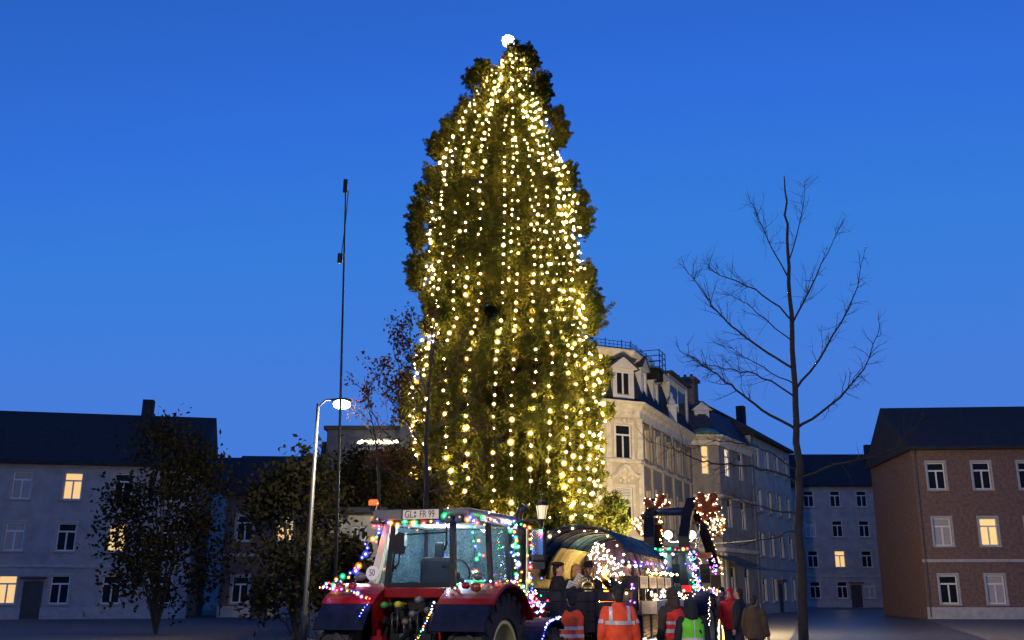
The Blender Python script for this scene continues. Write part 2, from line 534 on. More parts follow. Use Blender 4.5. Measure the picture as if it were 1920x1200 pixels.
def surround(parent, org, pl, s, z, w, h, m, t=0.16, out=0.06, sill=True):
    b = MB()
    b.box(-w / 2 - t, -w / 2, -out, 0.0, 0, h); b.box(w / 2, w / 2 + t, -out, 0.0, 0, h)
    b.box(-w / 2 - t, w / 2 + t, -out - 0.01, 0.0, h, h + t)
    if sill: b.box(-w / 2 - t - 0.05, w / 2 + t + 0.05, -out - 0.08, 0.02, -0.13, 0.0)
    p = pl.P(s, z)
    return b.build('window_surround', m, parent, False, (p.x - org[0], p.y - org[1], z), (0, 0, pl.t))

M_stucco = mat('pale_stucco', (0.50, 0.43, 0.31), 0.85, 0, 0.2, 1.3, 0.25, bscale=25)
M_stuccog = mat('shaded_weathered_stucco', (0.28, 0.235, 0.17), 0.88, 0, 0.3, 1.1, 0.3, bscale=22, stretch=(1, 1, 0.5))  # darker copy of the pale stucco, the unlit side's shade in its colour
M_trim = mat('stone_trim', (0.64, 0.57, 0.43), 0.8, 0, 0.2, 2.5, 0.2, bscale=30)
M_slate = mat('roof_slate', (0.014, 0.016, 0.018), 0.85, 0, 0.45, 3.0, 0.5, bscale=9, stretch=(1, 1, 3))
M_lead = mat('roof_lead', (0.035, 0.037, 0.04), 0.8, 0, 0.3, 4)
M_copper = mat('copper_green', (0.06, 0.16, 0.15), 0.6, 0, 0.3, 3)

# ------------------------------------------------------------------ corner house
c0 = W(1205, HOR, 56.0); C1 = (c0.x, c0.y)
P1 = Plane(C1[0], C1[1], 25); P2 = Plane(C1[0], C1[1], 68)
house = thing('corner_house', 'ornate pale corner house with dark mansard roof and white dormer, right of the tree', 'house', (C1[0], C1[1], 0))
S0 = -7.5
S2 = P2.at(1292, 818)[0]
zc = P1.at(1203, 757)[1]                 # top of main cornice
ztop = P1.at(1172, 661)[1] + 0.25        # top of upper cornice
uwL, uw0 = P1.at(1155, 859); uwR, uw1 = P1.at(1183, 797)
lwL, lw0 = P1.at(1157, 980); lwR, lw1 = P1.at(1185, 914)
ww = uwR - uwL; wc = (uwL + uwR) / 2
hole_rows = [(uw0, uw1), (lw0, lw1), (1.0, 3.6)]
h1 = []
for k in range(3):
    c = wc - k * 2.45
    for (a, b) in hole_rows: h1.append((c - ww / 2, c + ww / 2, a, b))
facade(house, C1, P1, S0, 0.0, 0.0, zc - 0.25, h1, M_stucco)
nb = 5
bays = [1.4 + (S2 - 2.6) * i / (nb - 1) for i in range(nb)]
h2 = [(c - 0.5, c + 0.5, a, b) for c in bays for (a, b) in hole_rows]
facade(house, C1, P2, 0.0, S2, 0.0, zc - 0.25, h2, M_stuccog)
plan = [tuple(P1.P(S0, 0)[:2]), C1, tuple(P2.P(S2, 0)[:2])]
# deep cornice, string courses, plinth
moulding('cornice', plan, [(-0.1, zc - 0.9), (0.12, zc - 0.9), (0.14, zc - 0.5), (0.3, zc - 0.38), (0.34, zc - 0.2), (0.52, zc - 0.1), (0.52, zc), (-0.1, zc)], M_trim, house, C1)
zs = P1.at(1200, 866)[1]
moulding('string_course', plan, [(-0.05, zs - 0.12), (0.1, zs - 0.12), (0.16, zs), (0.16, zs + 0.08), (-0.05, zs + 0.1)], M_trim, house, C1)
moulding('string_course', plan, [(-0.05, 4.35), (0.12, 4.35), (0.2, 4.5), (0.2, 4.62), (-0.05, 4.62)], M_trim, house, C1)
moulding('plinth', plan, [(-0.05, 0.0), (0.1, 0.0), (0.1, 0.75), (-0.05, 0.8)], M_trim, house, C1)
# mansard and upper cornice
moulding('mansard_roof', plan, [(0.30, zc + 0.005), (0.12, zc + 0.2), (-0.75, ztop - 0.4), (-2.4, ztop - 0.4), (-2.4, zc + 0.005)], M_slate, house, C1)
moulding('upper_cornice', plan, [(-1.0, ztop - 0.55), (-0.55, ztop - 0.55), (-0.2, ztop - 0.28), (-0.12, ztop - 0.1), (-0.12, ztop), (-1.0, ztop)], M_trim, house, C1)
moulding('flat_roof', plan, [(-0.2, ztop + 0.002), (-0.25, ztop + 0.1), (-2.4, ztop + 0.3), (-2.4, ztop - 0.35), (-1.0, ztop - 0.35), (-1.0, ztop + 0.002)], M_lead, house, C1)
rail = MB()
rl = offset_line(plan, -0.35)
for i in range(2):
    a, b = Vector(rl[i]), Vector(rl[i + 1])
    L = (b - a).length
    end = 1.0 if i == 0 else 0.42
    n = int(L * end / 0.28)
    for k in range(n + 1):
        p = a.lerp(b, k * 0.28 / L); q = (p.x - C1[0], p.y - C1[1])
        big = k % 4 == 0
        rail.tube([(q[0], q[1], ztop + 0.02), (q[0], q[1], ztop + (0.62 if big else 0.5))], 0.028 if big else 0.014, 4)
    for z in (0.12, 0.3, 0.5):
        e = a.lerp(b, end)
        rail.tube([(a.x - C1[0], a.y - C1[1], ztop + z), (e.x - C1[0], e.y - C1[1], ztop + z)], 0.017, 4)
rail.build('roof_railing', M_black, house)
# roof platform with its guard rails
s_p = P2.at(1226, 690)[0]; pz = P2.at(1226, 694)[1]
q = P2.P(s_p, 0, -0.15)
pf = MB(); pf.box(-0.75, 0.75, -0.75, 0.75, -0.12, 0)
for x in (-0.72, 0, 0.72):
    for y in (-0.72, 0.72): pf.tube([(x, y, 0), (x, y, 1.15)], 0.03, 5)
for z in (0.4, 0.78, 1.13):
    pf.tube([(-0.72, -0.72, z), (0.72, -0.72, z), (0.72, 0.72, z), (-0.72, 0.72, z), (-0.72, -0.72, z)], 0.025, 5)
for x in (-0.5, 0.5): pf.box(x - 0.06, x + 0.06, -0.6, 0.6, -0.7, -0.12)
pf.build('roof_platform', M_black, house, loc=(q.x - C1[0], q.y - C1[1], pz), rot=(0, 0, P2.t))
# dormers
M_dorm = mat('dormer_white', (0.60, 0.56, 0.50), 0.6, 0, 0.1, 4)
M_dormg = mat('dormer_grey_white', (0.50, 0.49, 0.47), 0.7, 0, 0.15, 4)
def dormer(parent, org, pl, s, z0, w, h, gab, depth, m, pane=None, win=True, out=-0.05):
    b = MB(); t = 0.24
    b.box(-w / 2, -w / 2 + t, 0, 0.25, 0, h); b.box(w / 2 - t, w / 2, 0, 0.25, 0, h)
    b.box(-w / 2 + t, w / 2 - t, 0, 0.25, 0, 0.22); b.box(-w / 2 + t, w / 2 - t, 0, 0.25, h - 0.2, h)
    b.box(-w / 2 + 0.05, -w / 2 + 0.12, 0.25, depth, 0, h); b.box(w / 2 - 0.12, w / 2 - 0.05, 0.25, depth, 0, h)
    if gab:
        b.prism([(-w / 2 - 0.22, h + 0.002), (w / 2 + 0.22, h + 0.002), (0, h + gab)], -0.12, 0.2)
    p = pl.P(s, z0, out)
    o = b.build('dormer', m, parent, False, (p.x - org[0], p.y - org[1], z0), (0, 0, pl.t))
    r = MB()
    if gab:
        r.slab([(-w / 2 - 0.3, -0.18, h - 0.06), (0, -0.18, h + gab + 0.02), (0, depth, h + gab + 0.02), (-w / 2 - 0.3, depth, h - 0.06)], (-gab, 0, w / 2), 0.07)
        r.slab([(w / 2 + 0.3, -0.18, h - 0.06), (0, -0.18, h + gab + 0.02), (0, depth, h + gab + 0.02), (w / 2 + 0.3, depth, h - 0.06)], (gab, 0, w / 2), 0.07)
    else:
        r.box(-w / 2 - 0.25, w / 2 + 0.25, -0.3, depth, h + 0.002, h + 0.16)
    r.build('dormer_roof', M_lead, o)
    if win:
        f = MB(); iw = w - 2 * t; f0 = 0.22; f1 = h - 0.2
        f.box(-iw / 2, -iw / 2 + 0.07, 0.08, 0.16, f0, f1); f.box(iw / 2 - 0.07, iw / 2, 0.08, 0.16, f0, f1)
        f.box(-0.05, 0.05, 0.08, 0.16, f0, f1); f.box(-iw / 2 + .07, iw / 2 - .07, 0.085, 0.155, f0, f0 + 0.06); f.box(-iw / 2 + .07, iw / 2 - .07, 0.085, 0.155, f1 - 0.06, f1)
        f.build('window', M_wframe, o)
        MB().box(-iw / 2 + 0.01, iw / 2 - 0.01, 0.12, 0.14, f0 + 0.01, f1 - 0.01).build('pane', pane or M_glassy, o)
    return o
dL, dz0 = P1.at(1148, 742); dR, dz1 = P1.at(1186, 693)
d_apex = P1.at(1167, 671)[1]
dormer(house, C1, P1, (dL + dR) / 2, dz0 - 0.12, dR - dL, dz1 - dz0 + 0.1, d_apex - dz1 + 0.05, 2.1, M_dorm, out=0.12)
dormer(house, C1, P1, (dL + dR) / 2 - 3.6, dz0 + 0.05, dR - dL, dz1 - dz0, d_apex - dz1, 1.9, M_dorm, out=-0.12)
for (u, vb, vt) in ((1209, 752, 692), (1231, 766, 714)):
    s, z0 = P2.at(u, vb); z1 = P2.at(u, vt)[1]
    dormer(house, C1, P2, s + 0.35, zc + 0.1, 1.25, z1 - zc - 0.1, 0.75, 1.9, M_dormg, out=-0.1)
# small stone finial spire on the cornice
s, z0 = P2.at(1256, 780); z1 = P2.at(1256, 737)[1]
p = P2.P(s, 0, 0.15)
fb = MB(); H = z1 - zc
fb.box(-0.27, 0.27, -0.27, 0.27, 0.0, H * 0.5); fb.box(-0.36, 0.36, -0.36, 0.36, H * 0.5 + 0.002, H * 0.58)
fb.lathe([(0.3, H * 0.58 + 0.002), (0.26, H * 0.7), (0.1, H * 0.82), (0.09, H * 0.86), (0.14, H * 0.9), (0.0, H * 1.02)], 8)
fb.build('finial', M_dormg, house, loc=(p.x - C1[0], p.y - C1[1], zc + 0.005))
# wide box dormer and the party wall with chimney
s1_, _ = P2.at(1262, 715); s2_, _ = P2.at(1288, 715); zz = P2.at(1283, 716)[1]
dormer(house, C1, P2, (s1_ + s2_) / 2 + 0.1, zc + 0.1, s2_ - s1_ + 1.2, zz - zc - 0.25, 0, 2.2, M_dormg, out=-0.15)
s, _ = P2.at(1306, 720); zz2 = P2.at(1306, 709)[1]
p = P2.P(s, 0, -0.9)
cb = MB(); cb.box(-0.55, 0.9, -0.8, 0.9, 9.0, zz2 - 0.25); cb.box(-0.7, 1.05, -0.95, 1.05, zz2 - 0.248, zz2)
for i in range(3): cb.lathe([(0.13, zz2 + 0.002), (0.11, zz2 + 0.35)], 8, (0.15 + 0.0 * i, -0.5 + i * 0.5, 0))
cb.build('chimney', mat('chimney_brick', (0.12, 0.085, 0.075), 0.9, 0, 0.3, 6), house, loc=(p.x - C1[0], p.y - C1[1], 0), rot=(0, 0, P2.t))
# windows
for k in range(3):
    c = wc - k * 2.45
    for j, (a, b) in enumerate(hole_rows):
        window(house, C1, P1, c, a, ww, b - a, blind=0.55 if (j == 1 and k == 0) else 0, pane=M_lit if (j, k) == (2, 1) else None)
        surround(house, C1, P1, c, a, ww, b - a, M_trim)
for i, c in enumerate(bays):
    for j, (a, b) in enumerate(hole_rows):
        window(house, C1, P2, c, a, 1.0, b - a, pane=M_lit if (i, j) == (3, 2) else None)
        surround(house, C1, P2, c, a, 1.0, b - a, M_stuccog, 0.2, 0.12)
# swooping pediment over the lower window, cartouche, keystone mask
def on1(u, v, out=0.06):
    s, z = P1.at(u, v); p = P1.P(s, z, out); return (p.x - C1[0], p.y - C1[1], z)
for k in range(3):
    sh = Vector((P1.c, P1.s, 0)) * (-2.45 * k)
    b = MB()
    for o_, r_ in ((0.14, 0.10), (0.05, 0.17)):
        b.tube([Vector(on1(u, v, o_)) + sh for u, v in ((1144, 893), (1150, 894), (1156, 890), (1161, 881), (1166, 875), (1171, 873), (1177, 875), (1182, 881), (1187, 890), (1193, 894), (1199, 893))], r_, 6)
    b.build('window_pediment', M_trim, house)
    b = MB()
    for u, v, r_ in ((1171, 884, 0.24), (1163, 889, 0.15), (1179, 889, 0.15), (1171, 894, 0.17), (1157, 896, 0.1), (1185, 896, 0.1), (1171, 903, 0.12), (1163, 901, 0.1), (1179, 901, 0.1)):
        b.ball(Vector(on1(u, v, 0.02)) + sh, r_, r_ * 0.6, r_, 8, 6)
    b.build('cartouche', M_trim, house, True)
    b = MB()
    b.ball(Vector(on1(1169, 789, 0.06)) + sh, 0.16, 0.14, 0.2, 8, 6)
    for u in (1154, 1160, 1178, 1184): b.ball(Vector(on1(u, 787 + abs(u - 1169) * 0.1, 0.03)) + sh, 0.11, 0.08, 0.12, 8, 5)
    for i in range(9): b.box(0, 0, 0, 0, 0, 0) if False else b.ball(Vector(on1(1150 + i * 4.6, 775, 0.1)) + sh, 0.09, 0.09, 0.12, 6, 4)
    b.build('keystone', M_trim, house, True)
pil = MB()
for u in (1141, 1200):
    s, _ = P1.at(u, 840)
    p = P1.P(s, 0)
    for z0, z1 in ((4.7, zs - 0.14), (zs + 0.12, zc - 0.92)):
        pl_ = MB(); pl_.box(-0.17, 0.17, -0.07, 0.02, z0, z1)
        pl_.build('pilaster', M_trim, house, loc=(p.x - C1[0], p.y - C1[1], 0), rot=(0, 0, P1.t))
for i in range(nb + 1):
    s = 0.3 if i == 0 else (S2 - 0.3 if i == nb else (bays[i - 1] + bays[i]) / 2)
    p = P2.P(s, 0)
    for z0, z1 in ((4.7, zs - 0.14), (zs + 0.12, zc - 0.92)):
        pl_ = MB(); pl_.box(-0.2, 0.2, -0.13, 0.02, z0, z1)
        pl_.build('pilaster', M_stuccog, house, loc=(p.x - C1[0], p.y - C1[1], 0), rot=(0, 0, P2.t))

# ------------------------------------------------------------------ bay house beyond it
e = P2.P(S2 + 0.1, 0)
P3 = Plane(e.x, e.y, 6)
S3 = P3.at(1346, 820)[0]
e2 = P3.P(S3, 0); C2 = (e2.x, e2.y)
P4 = Plane(e2.x, e2.y, 60)
zb = P3.at(1320, 816)[1]
S4 = P4.at(1372, 845)[0]
bay = thing('bay_house', 'tall grey house with a bay, green copper cap and one lit window, behind the antlers', 'house', (C2[0], C2[1], 0))
bw = P3.at(1323, 889); bw1 = P3.at(1323, 835)[1]
rows3 = [(bw[1], bw1), (bw[1] - 3.6, bw1 - 3.6)]
h3 = [(bw[0] - 0.28, bw[0] + 0.28, a, b) for a, b in rows3]
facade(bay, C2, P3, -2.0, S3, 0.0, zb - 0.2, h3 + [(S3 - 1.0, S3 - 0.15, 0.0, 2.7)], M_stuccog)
s4w = P4.at(1363, 860)[0]
rows4 = rows3 + [(0.8, 3.3)]
h4 = [(c - 0.5, c + 0.5, a, b) for c in (s4w - 3.0, s4w, s4w + 3.0) for a, b in rows4 if 0.7 < c < S4 + 3.9]
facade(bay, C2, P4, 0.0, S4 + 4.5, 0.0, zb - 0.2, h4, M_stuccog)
for (a, b), pn in zip(rows3, (M_lit, M_glassy)): window(bay, C2, P3, bw[0], a, 0.56, b - a, pane=pn, mull=False, transom=0.4)
for (l, r, a, b) in h4: window(bay, C2, P4, (l + r) / 2, a, 1.0, b - a, pane=M_litw if (a == rows3[0][0] and abs((l + r) / 2 - s4w) < 0.1) else None)
MB().box(-0.42, 0.42, 0.1, 0.18, 0, 2.7).build('door', mat('door_brown', (0.05, 0.03, 0.02), 0.5), bay, loc=(*(P3.P(S3 - 0.575, 0) - Vector((C2[0], C2[1], 0)))[:2], 0), rot=(0, 0, P3.t))
plan2 = [tuple(P3.P(-2.0, 0)[:2]), C2, tuple(P4.P(S4 + 4.5, 0)[:2])]
moulding('cornice', plan2, [(-0.1, zb - 0.7), (0.1, zb - 0.7), (0.2, zb - 0.3), (0.45, zb - 0.15), (0.45, zb), (-0.1, zb)], M_trim, bay, C2)
moulding('string_course', plan2, [(-0.05, 4.3), (0.15, 4.3), (0.22, 4.55), (-0.05, 4.6)], M_trim, bay, C2)
moulding('string_course', plan2, [(-0.05, 8.0), (0.12, 8.0), (0.18, 8.2), (-0.05, 8.22)], M_trim, bay, C2)
zr = W(1345, 770, C2[1] + 3).z
moulding('mansard_roof', plan2, [(0.2, zb + 0.004), (0.1, zb + 0.1), (-1.4, zr), (-4.5, zr + 0.1), (-4.5, zb + 0.004)], mat('blue_slate', (0.02, 0.026, 0.04), 0.75, 0, 0.45, 2.6, 0.5, bscale=9, stretch=(1, 1, 3)), bay, C2)
p = P3.P((P3.at(1322, 810)[0]), 0, -0.3)
MB().lathe([(1.15, 0.0), (1.1, 0.15), (0.85, 0.4), (0.4, 0.55), (0.0, 0.6)], 18).build('copper_cap', M_copper, bay, True, (p.x - C2[0], p.y - C2[1], zb + 0.006))
s, z0 = P3.at(1321, 800)
dormer(bay, C2, P3, s + 0.1, zb + 0.7, 1.1, P3.at(1321, 765)[1] - zb - 0.7, 0.6, 2.0, M_dormg, out=-0.9)
aw = MB(); aw.slab([(-2.2, -1.5, -0.35), (2.2, -1.5, -0.35), (2.2, 0.0, 0.25), (-2.2, 0.0, 0.25)], (0, 0.2, 1), 0.06)
aw.box(-2.2, 2.2, -1.53, -1.5, -0.42, -0.25)
p = P4.P(P4.at(1360, 1040)[0], 0)
aw.build('awning', mat('awning_cloth', (0.06, 0.065, 0.05), 0.8), bay, loc=(p.x - C2[0], p.y - C2[1], 3.75), rot=(0, 0, P4.t))
for u in (1342, 1354):
    s = P4.at(u, 1080)[0] if u > 1346 else 0.2
    p = P4.P(s, 0)
    MB().box(-0.22, 0.22, -0.16, 0.02, 0, 4.2).build('pilaster', M_trim, bay, loc=(p.x - C2[0], p.y - C2[1], 0), rot=(0, 0, P4.t))

# ------------------------------------------------------------------ plain houses: one maker, used for the rest of the streets
M_trim2 = mat('grey_trim', (0.34, 0.33, 0.31), 0.85, 0, 0.15, 3)
M_doorb = mat('door_dark', (0.04, 0.03, 0.025), 0.5)
def plain_house(name, label, pl, L, H, deep, rows, cols, wm, rm, roof_h, lit=(), group=None, ww=1.1, wh=1.7, flat=False, side=True):
    org = (pl.x, pl.y)
    h = thing(name, label, 'house', (pl.x, pl.y, 0), 0, group)
    holes, spots = [], []
    fl = H / rows
    for r in range(rows):
        for c in range(cols):
            s = L * (c + 0.5) / cols; z = r * fl + 0.9
            holes.append((s - ww / 2, s + ww / 2, z, z + wh)); spots.append((s, z, (r, c) in lit))
    facade(h, org, pl, 0, L, 0, H, holes, wm)
    M_gut = mat('gutter_zinc', (0.10, 0.105, 0.11), 0.5, 0.3)
    sm_ = MB(); sm_.box(-ww / 2 - 0.12, ww / 2 + 0.12, -0.12, 0.03, -0.1, 0.0); sm_.box(-ww / 2 - 0.12, -ww / 2, -0.04, 0, 0, wh); sm_.box(ww / 2, ww / 2 + 0.12, -0.04, 0, 0, wh); sm_.box(-ww / 2 - 0.12, ww / 2 + 0.12, -0.05, 0, wh, wh + 0.14)
    sm_ = sm_.mesh('window_surround', M_trim2)
    door_c = cols // 2
    for k, (s, z, l) in enumerate(spots):
        r_, c_ = divmod(k, cols)
        o = window(h, org, pl, s, z, ww, wh, pane=(M_lit if l else (M_curtain if (k * 7 + rows) % 5 == 0 else None)), transom=0.3)
        p = pl.P(s, z); inst('window_surround', sm_, h, (p.x - org[0], p.y - org[1], z), (0, 0, pl.t))
    g = MB(); g.tube([(-0.2, -0.32, H + 0.02), (L + 0.2, -0.32, H + 0.02)], 0.07, 6); g.tube([(0.15, -0.3, H), (0.15, -0.08, H - 0.35), (0.15, -0.08, 0.1)], 0.045, 6)
    g.build('gutter', M_gut, h, rot=(0, 0, pl.t))
    g = MB(); g.box(-0.05, L + 0.05, -0.06, 0.0, 0.0, 0.7); g.box(-0.05, L + 0.05, -0.08, 0.0, H / rows - 0.1, H / rows + 0.08); g.build('plinth', M_trim2, h, rot=(0, 0, pl.t))
    sd = L * (door_c) / cols
    g = MB(); g.box(sd - 0.55, sd + 0.55, -0.09, -0.003, 0.02, 2.25); g.box(sd - 0.7, sd + 0.7, -0.5, 0, 2.4, 2.52); g.build('door', M_doorb, h, rot=(0, 0, pl.t))
    b = MB()
    b.box(0, 0.3, 0.352, deep, 0, H); b.box(L - 0.3, L, 0.352, deep, 0, H); b.box(0.302, L - 0.302, deep - 0.3, deep, 0, H)
    b.build('side_wall', wm, h, rot=(0, 0, pl.t))
    b = MB()
    if flat:
        b.box(-0.2, L + 0.2, -0.2, deep + 0.2, H + 0.003, H + 0.35)
    else:
        b.prism([(-0.5, H - 0.1), (deep + 0.5, H - 0.1), (deep + 0.5, H + 0.1), (deep / 2, H + roof_h), (-0.5, H + 0.1)], -0.3, L + 0.3, 'x')
        b.box(L * 0.7, L * 0.7 + 0.7, deep * 0.35, deep * 0.35 + 0.7, H + roof_h * 0.4, H + roof_h + 0.9)
    b.build('roof', rm, h, rot=(0, 0, pl.t))
    return h
M_st2 = mat('grey_render', (0.30, 0.29, 0.28), 0.9, 0, 0.2, 1.2, 0.2)
M_st3 = mat('cream_render', (0.42, 0.38, 0.30), 0.9, 0, 0.2, 1.2, 0.2)
M_brk = mat('dark_brick', (0.15, 0.09, 0.07), 0.9, 0, 0.3, 5, 0.3)
q = P4.P(S4 + 4.6, 0)
plain_house('row_house', 'pale rendered house next along the street from the bay house', Plane(q.x, q.y, 62), 12, 13.5, 8, 4, 4, M_st3, M_slate, 3.0)
plain_house('street_house', 'wide brick house with pitched roof behind the bare tree', Plane(24, 62, -4), 17, 10.5, 10, 3, 6, M_brk, M_slate, 3.6, lit=((1, 1), (0, 4)))
plain_house('gable_house', 'low cream house furthest right beyond the bare tree', Plane(42.5, 58, -12), 14, 8.0, 9, 2, 4, M_st3, M_slate, 3.4, lit=((0, 2),))
# left side: office block with penthouse, pale cottage, further houses
ol = W(657, 806, 62); orr = W(768, 806, 62)
M_off = mat('office_cladding', (0.075, 0.08, 0.095), 0.6, 0, 0.25, 1.5)
off = thing('office_block', 'dark flat roofed block with fairy lights on its upper terrace, left of the tree', 'building', (ol.x, 62, 0))
OP = Plane(ol.x, 62, 0); oL = orr.x - ol.x; oH = ol.z
tz = W(700, 838, 62).z; tl, tr = W(676, 838, 62).x - ol.x, W(752, 838, 62).x - ol.x
pw0, pw1 = W(700, 835, 62).z, W(700, 822, 62).z
pen = [(a - ol.x, b - ol.x) for a, b in ((W(688, 830, 62).x, W(698, 830, 62).x), (W(703, 830, 62).x, W(711, 830, 62).x), (W(718, 830, 62).x, W(728, 830, 62).x))]
oh = [(a, b, pw0, pw1) for a, b in pen]
grid = []
for r in range(2):
    for c in range(5):
        s = 0.5 + c * oL / 5; z = 1.0 + r * 3.2
        grid.append((s, s + 0.9, z, z + 1.5))
facade(off, (ol.x, 62), OP, -1.5, oL + 4, 0, oH, oh + grid, M_off)
for (a, b, z0, z1) in oh: window(off, (ol.x, 62), OP, (a + b) / 2, z0, b - a, z1 - z0, pane=M_litw, transom=0, mull=False)
for (a, b, z0, z1) in grid: window(off, (ol.x, 62), OP, (a + b) / 2, z0, b - a, z1 - z0, transom=0)
MB().box(-1.7, oL + 4.2, -0.2, 9, oH + 0.003, oH + 0.25).build('roof', M_lead, off)
MB().box(-1.5, -1.2, 0.352, 9, 0, oH).build('side_wall', M_off, off)
tw0, tw1 = W(753, 790, 62).x - ol.x, W(792, 790, 62).x - ol.x
MB().box(tw0, tw1, -0.6, 5, 0, W(760, 790, 62).z).build('stair_tower', M_off, off)
MB().box(tl, tr, -1.1, 0.02, tz - 0.35, tz - 0.2).build('terrace_slab', M_st2, off)
tb = MB(); tb.tube([(tl, -1.08, tz + 0.15), (tr, -1.08, tz + 0.15)], 0.03, 5)
for i in range(13):
    x = tl + (tr - tl) * i / 12
    tb.tube([(x, -1.08, tz - 0.2), (x, -1.08, tz + 0.15)], 0.02, 4)
tb.build('terrace_railing', M_black, off)
E_tiny = emitter('terrace_light', (1.0, 0.85, 0.5), 3.5)
tl_me = MB().ball((0, 0, 0), 0.06, n=6, m=4).mesh('bulb', E_tiny, True)
ts = MB().tube([(0, 0, 0), (tr - tl, 0, 0)], 0.01, 4).build('terrace_lights', M_wire, None, loc=(ol.x + tl, 60.9, tz + 0.2))
tag(ts, 'fairy lights along the terrace railing of the dark flat roofed block', 'fairy lights')
for i in range(44):
    inst('bulb', tl_me, ts, ((tr - tl) * (i + 0.5) / 44, 0, RNG.uniform(-0.12, 0.06)), None, RNG.uniform(0.7, 1.4))
pl_ = W(640, 1000, 38)
cot = thing('cottage', 'low beige building with two dark windows behind the tractor beacon', 'building', (pl_.x, 38, 0))
cp = Plane(pl_.x, 38, 3); cE = cp.at(712, 1000)[0]; cH = cp.at(690, 962)[1]
ch = []
for u0, u1 in ((660, 671), (675, 686)):
    a, z1 = cp.at(u0, 986); b, z0 = cp.at(u1, 1014); ch.append((a, b, z0, z1))
facade(cot, (pl_.x, 38), cp, -1.0, cE, 0, cH, ch, M_st3)
for (a, b, z0, z1) in ch: window(cot, (pl_.x, 38), cp, (a + b) / 2, z0, b - a, z1 - z0, transom=0, mull=False)
MB().box(-1.2, cE + 0.25, -0.3, 6, cH + 0.003, cH + 0.2).build('roof', M_lead, cot, rot=(0, 0, cp.t))
MB().box(cE - 0.3, cE, 0.352, 6, 0, cH).build('side_wall', M_st3, cot, rot=(0, 0, cp.t))
plain_house('street_house', 'grey gabled house with three lit windows at the far left of the square', Plane(-37, 60, 12), 15, 9.5, 9, 3, 5, M_st2, M_slate, 4.0, lit=((0, 1), (1, 3), (2, 2)))
plain_house('street_house', 'brick house with pitched roof between the far left house and the street lamp', Plane(-21.2, 66, 4), 8, 8.0, 9, 2, 3, M_brk, M_slate, 3.2, lit=((1, 1),))
plain_house('terrace_house', 'dark house closing the far end of the side street, beyond the bare tree trunk', Plane(24.5, 104, 0), 17, 12.5, 9, 4, 6, M_st2, M_slate, 4.0, lit=((1, 2), (2, 4)))
plain_house('terrace_house', 'long dim house behind the gap between the cottage and the far left houses', Plane(-32, 88, 0), 22, 10.5, 9, 3, 8, M_st2, M_slate, 3.5, lit=((1, 5),))
plain_house('terrace_house', 'dim house filling the gap right of the far brick house', Plane(40.5, 92, 0), 24, 10.5, 9, 3, 8, M_brk, M_slate, 3.5, lit=((1, 1),))

# ------------------------------------------------------------------ the giant decorated tree
TY = 43.0
tb0 = W(955, HOR, TY)
TX = tb0.x
PROF = [(88, 950, 960), (104, 938, 974), (116, 924, 985), (136, 904, 996), (180, 882, 1006), (220, 858, 1026), (260, 838, 1036), (300, 820, 1048),
        (350, 800, 1076), (400, 790, 1086), (450, 786, 1088), (500, 785, 1094), (560, 790, 1104), (600, 792, 1100), (640, 784, 1096), (665, 772, 1124),
        (700, 766, 1134), (760, 762, 1136), (820, 764, 1132), (880, 766, 1128), (940, 768, 1128), (1000, 768, 1124), (1080, 800, 1095), (1150, 840, 1060)]
pz, pl_r, pr_r = [], [], []
for v, a, b in PROF:
    c = W(955, v, TY); px = W(956, v, TY).x - c.x
    pz.append(c.z); pl_r.append((955 - a) * px); pr_r.append((b - 955) * px)
pz, pl_r, pr_r = np.array(pz)[::-1], np.array(pl_r)[::-1], np.array(pr_r)[::-1]
ZTOP = pz[-1]
def crown_r(phi, z):
    """crown radius; phi 0 towards the camera, +90 degrees to the right"""
    t = (1 + np.sin(phi)) / 2
    return np.interp(z, pz, pl_r) * (1 - t) + np.interp(z, pz, pr_r) * t
def tuft_cloud(rng, cen, dirs, nleaf, spread, L, wd):
    """nleaf leaves in an upswept cone at each centre"""
    n = len(cen)
    C = np.repeat(cen, nleaf, 0); D = np.repeat(dirs, nleaf, 0)
    t = rng.uniform(0, 1, (len(C), 1))
    q = rng.normal(size=(len(C), 3))
    q -= D * np.sum(q * D, 1, keepdims=True)
    q /= np.maximum(np.linalg.norm(q, axis=1, keepdims=True), 1e-6)
    rad = spread * (1 - 0.75 * t) * np.sqrt(rng.uniform(0.05, 1, (len(C), 1)))
    P = C + D * t * spread * 2.1 + q * rad
    return leaves(P, D + q * 0.75 + rng.normal(size=P.shape) * 0.45, L, wd, rng)
rng = np.random.default_rng(5)
tree = thing('giant_tree', 'tall giant Christmas tree covered in warm lights, centre of the square', 'tree', (TX, TY, 0))
cen, dr = [], []
zs_ = np.linspace(0.8, ZTOP - 0.3, 400)
wgt = (crown_r(0, zs_) + 0.5); wgt /= wgt.sum()
# boughs on the outside of the crown, each a clump of tufts with gaps between
for i in range(900):
    z = rng.choice(zs_, p=wgt) + rng.uniform(-0.03, 0.03); phi = rng.uniform(-PI, PI)
    if math.cos(phi) < -0.2 and rng.uniform() < 0.55: continue
    Rr = float(crown_r(phi, z))
    r = max(0.08, Rr - 0.88) * rng.uniform(0.8, 1.02)
    o = np.array([math.sin(phi), -math.cos(phi), 0.0])
    p = o * r + np.array([0, 0, z - 0.3])
    up = rng.uniform(0.5, 1.1)
    d = o * rng.uniform(0.4, 0.9) + np.array([0, 0, up]) + rng.normal(size=3) * 0.2
    d /= np.linalg.norm(d)
    k = rng.integers(6, 13); sz = rng.uniform(0.2, 0.42)
    for _ in range(k):
        cen.append(p + rng.normal(size=3) * sz * (0.6 + 0.4 * min(1, Rr / 3)) - o * 0.15); dr.append(d + rng.normal(size=3) * 0.35)
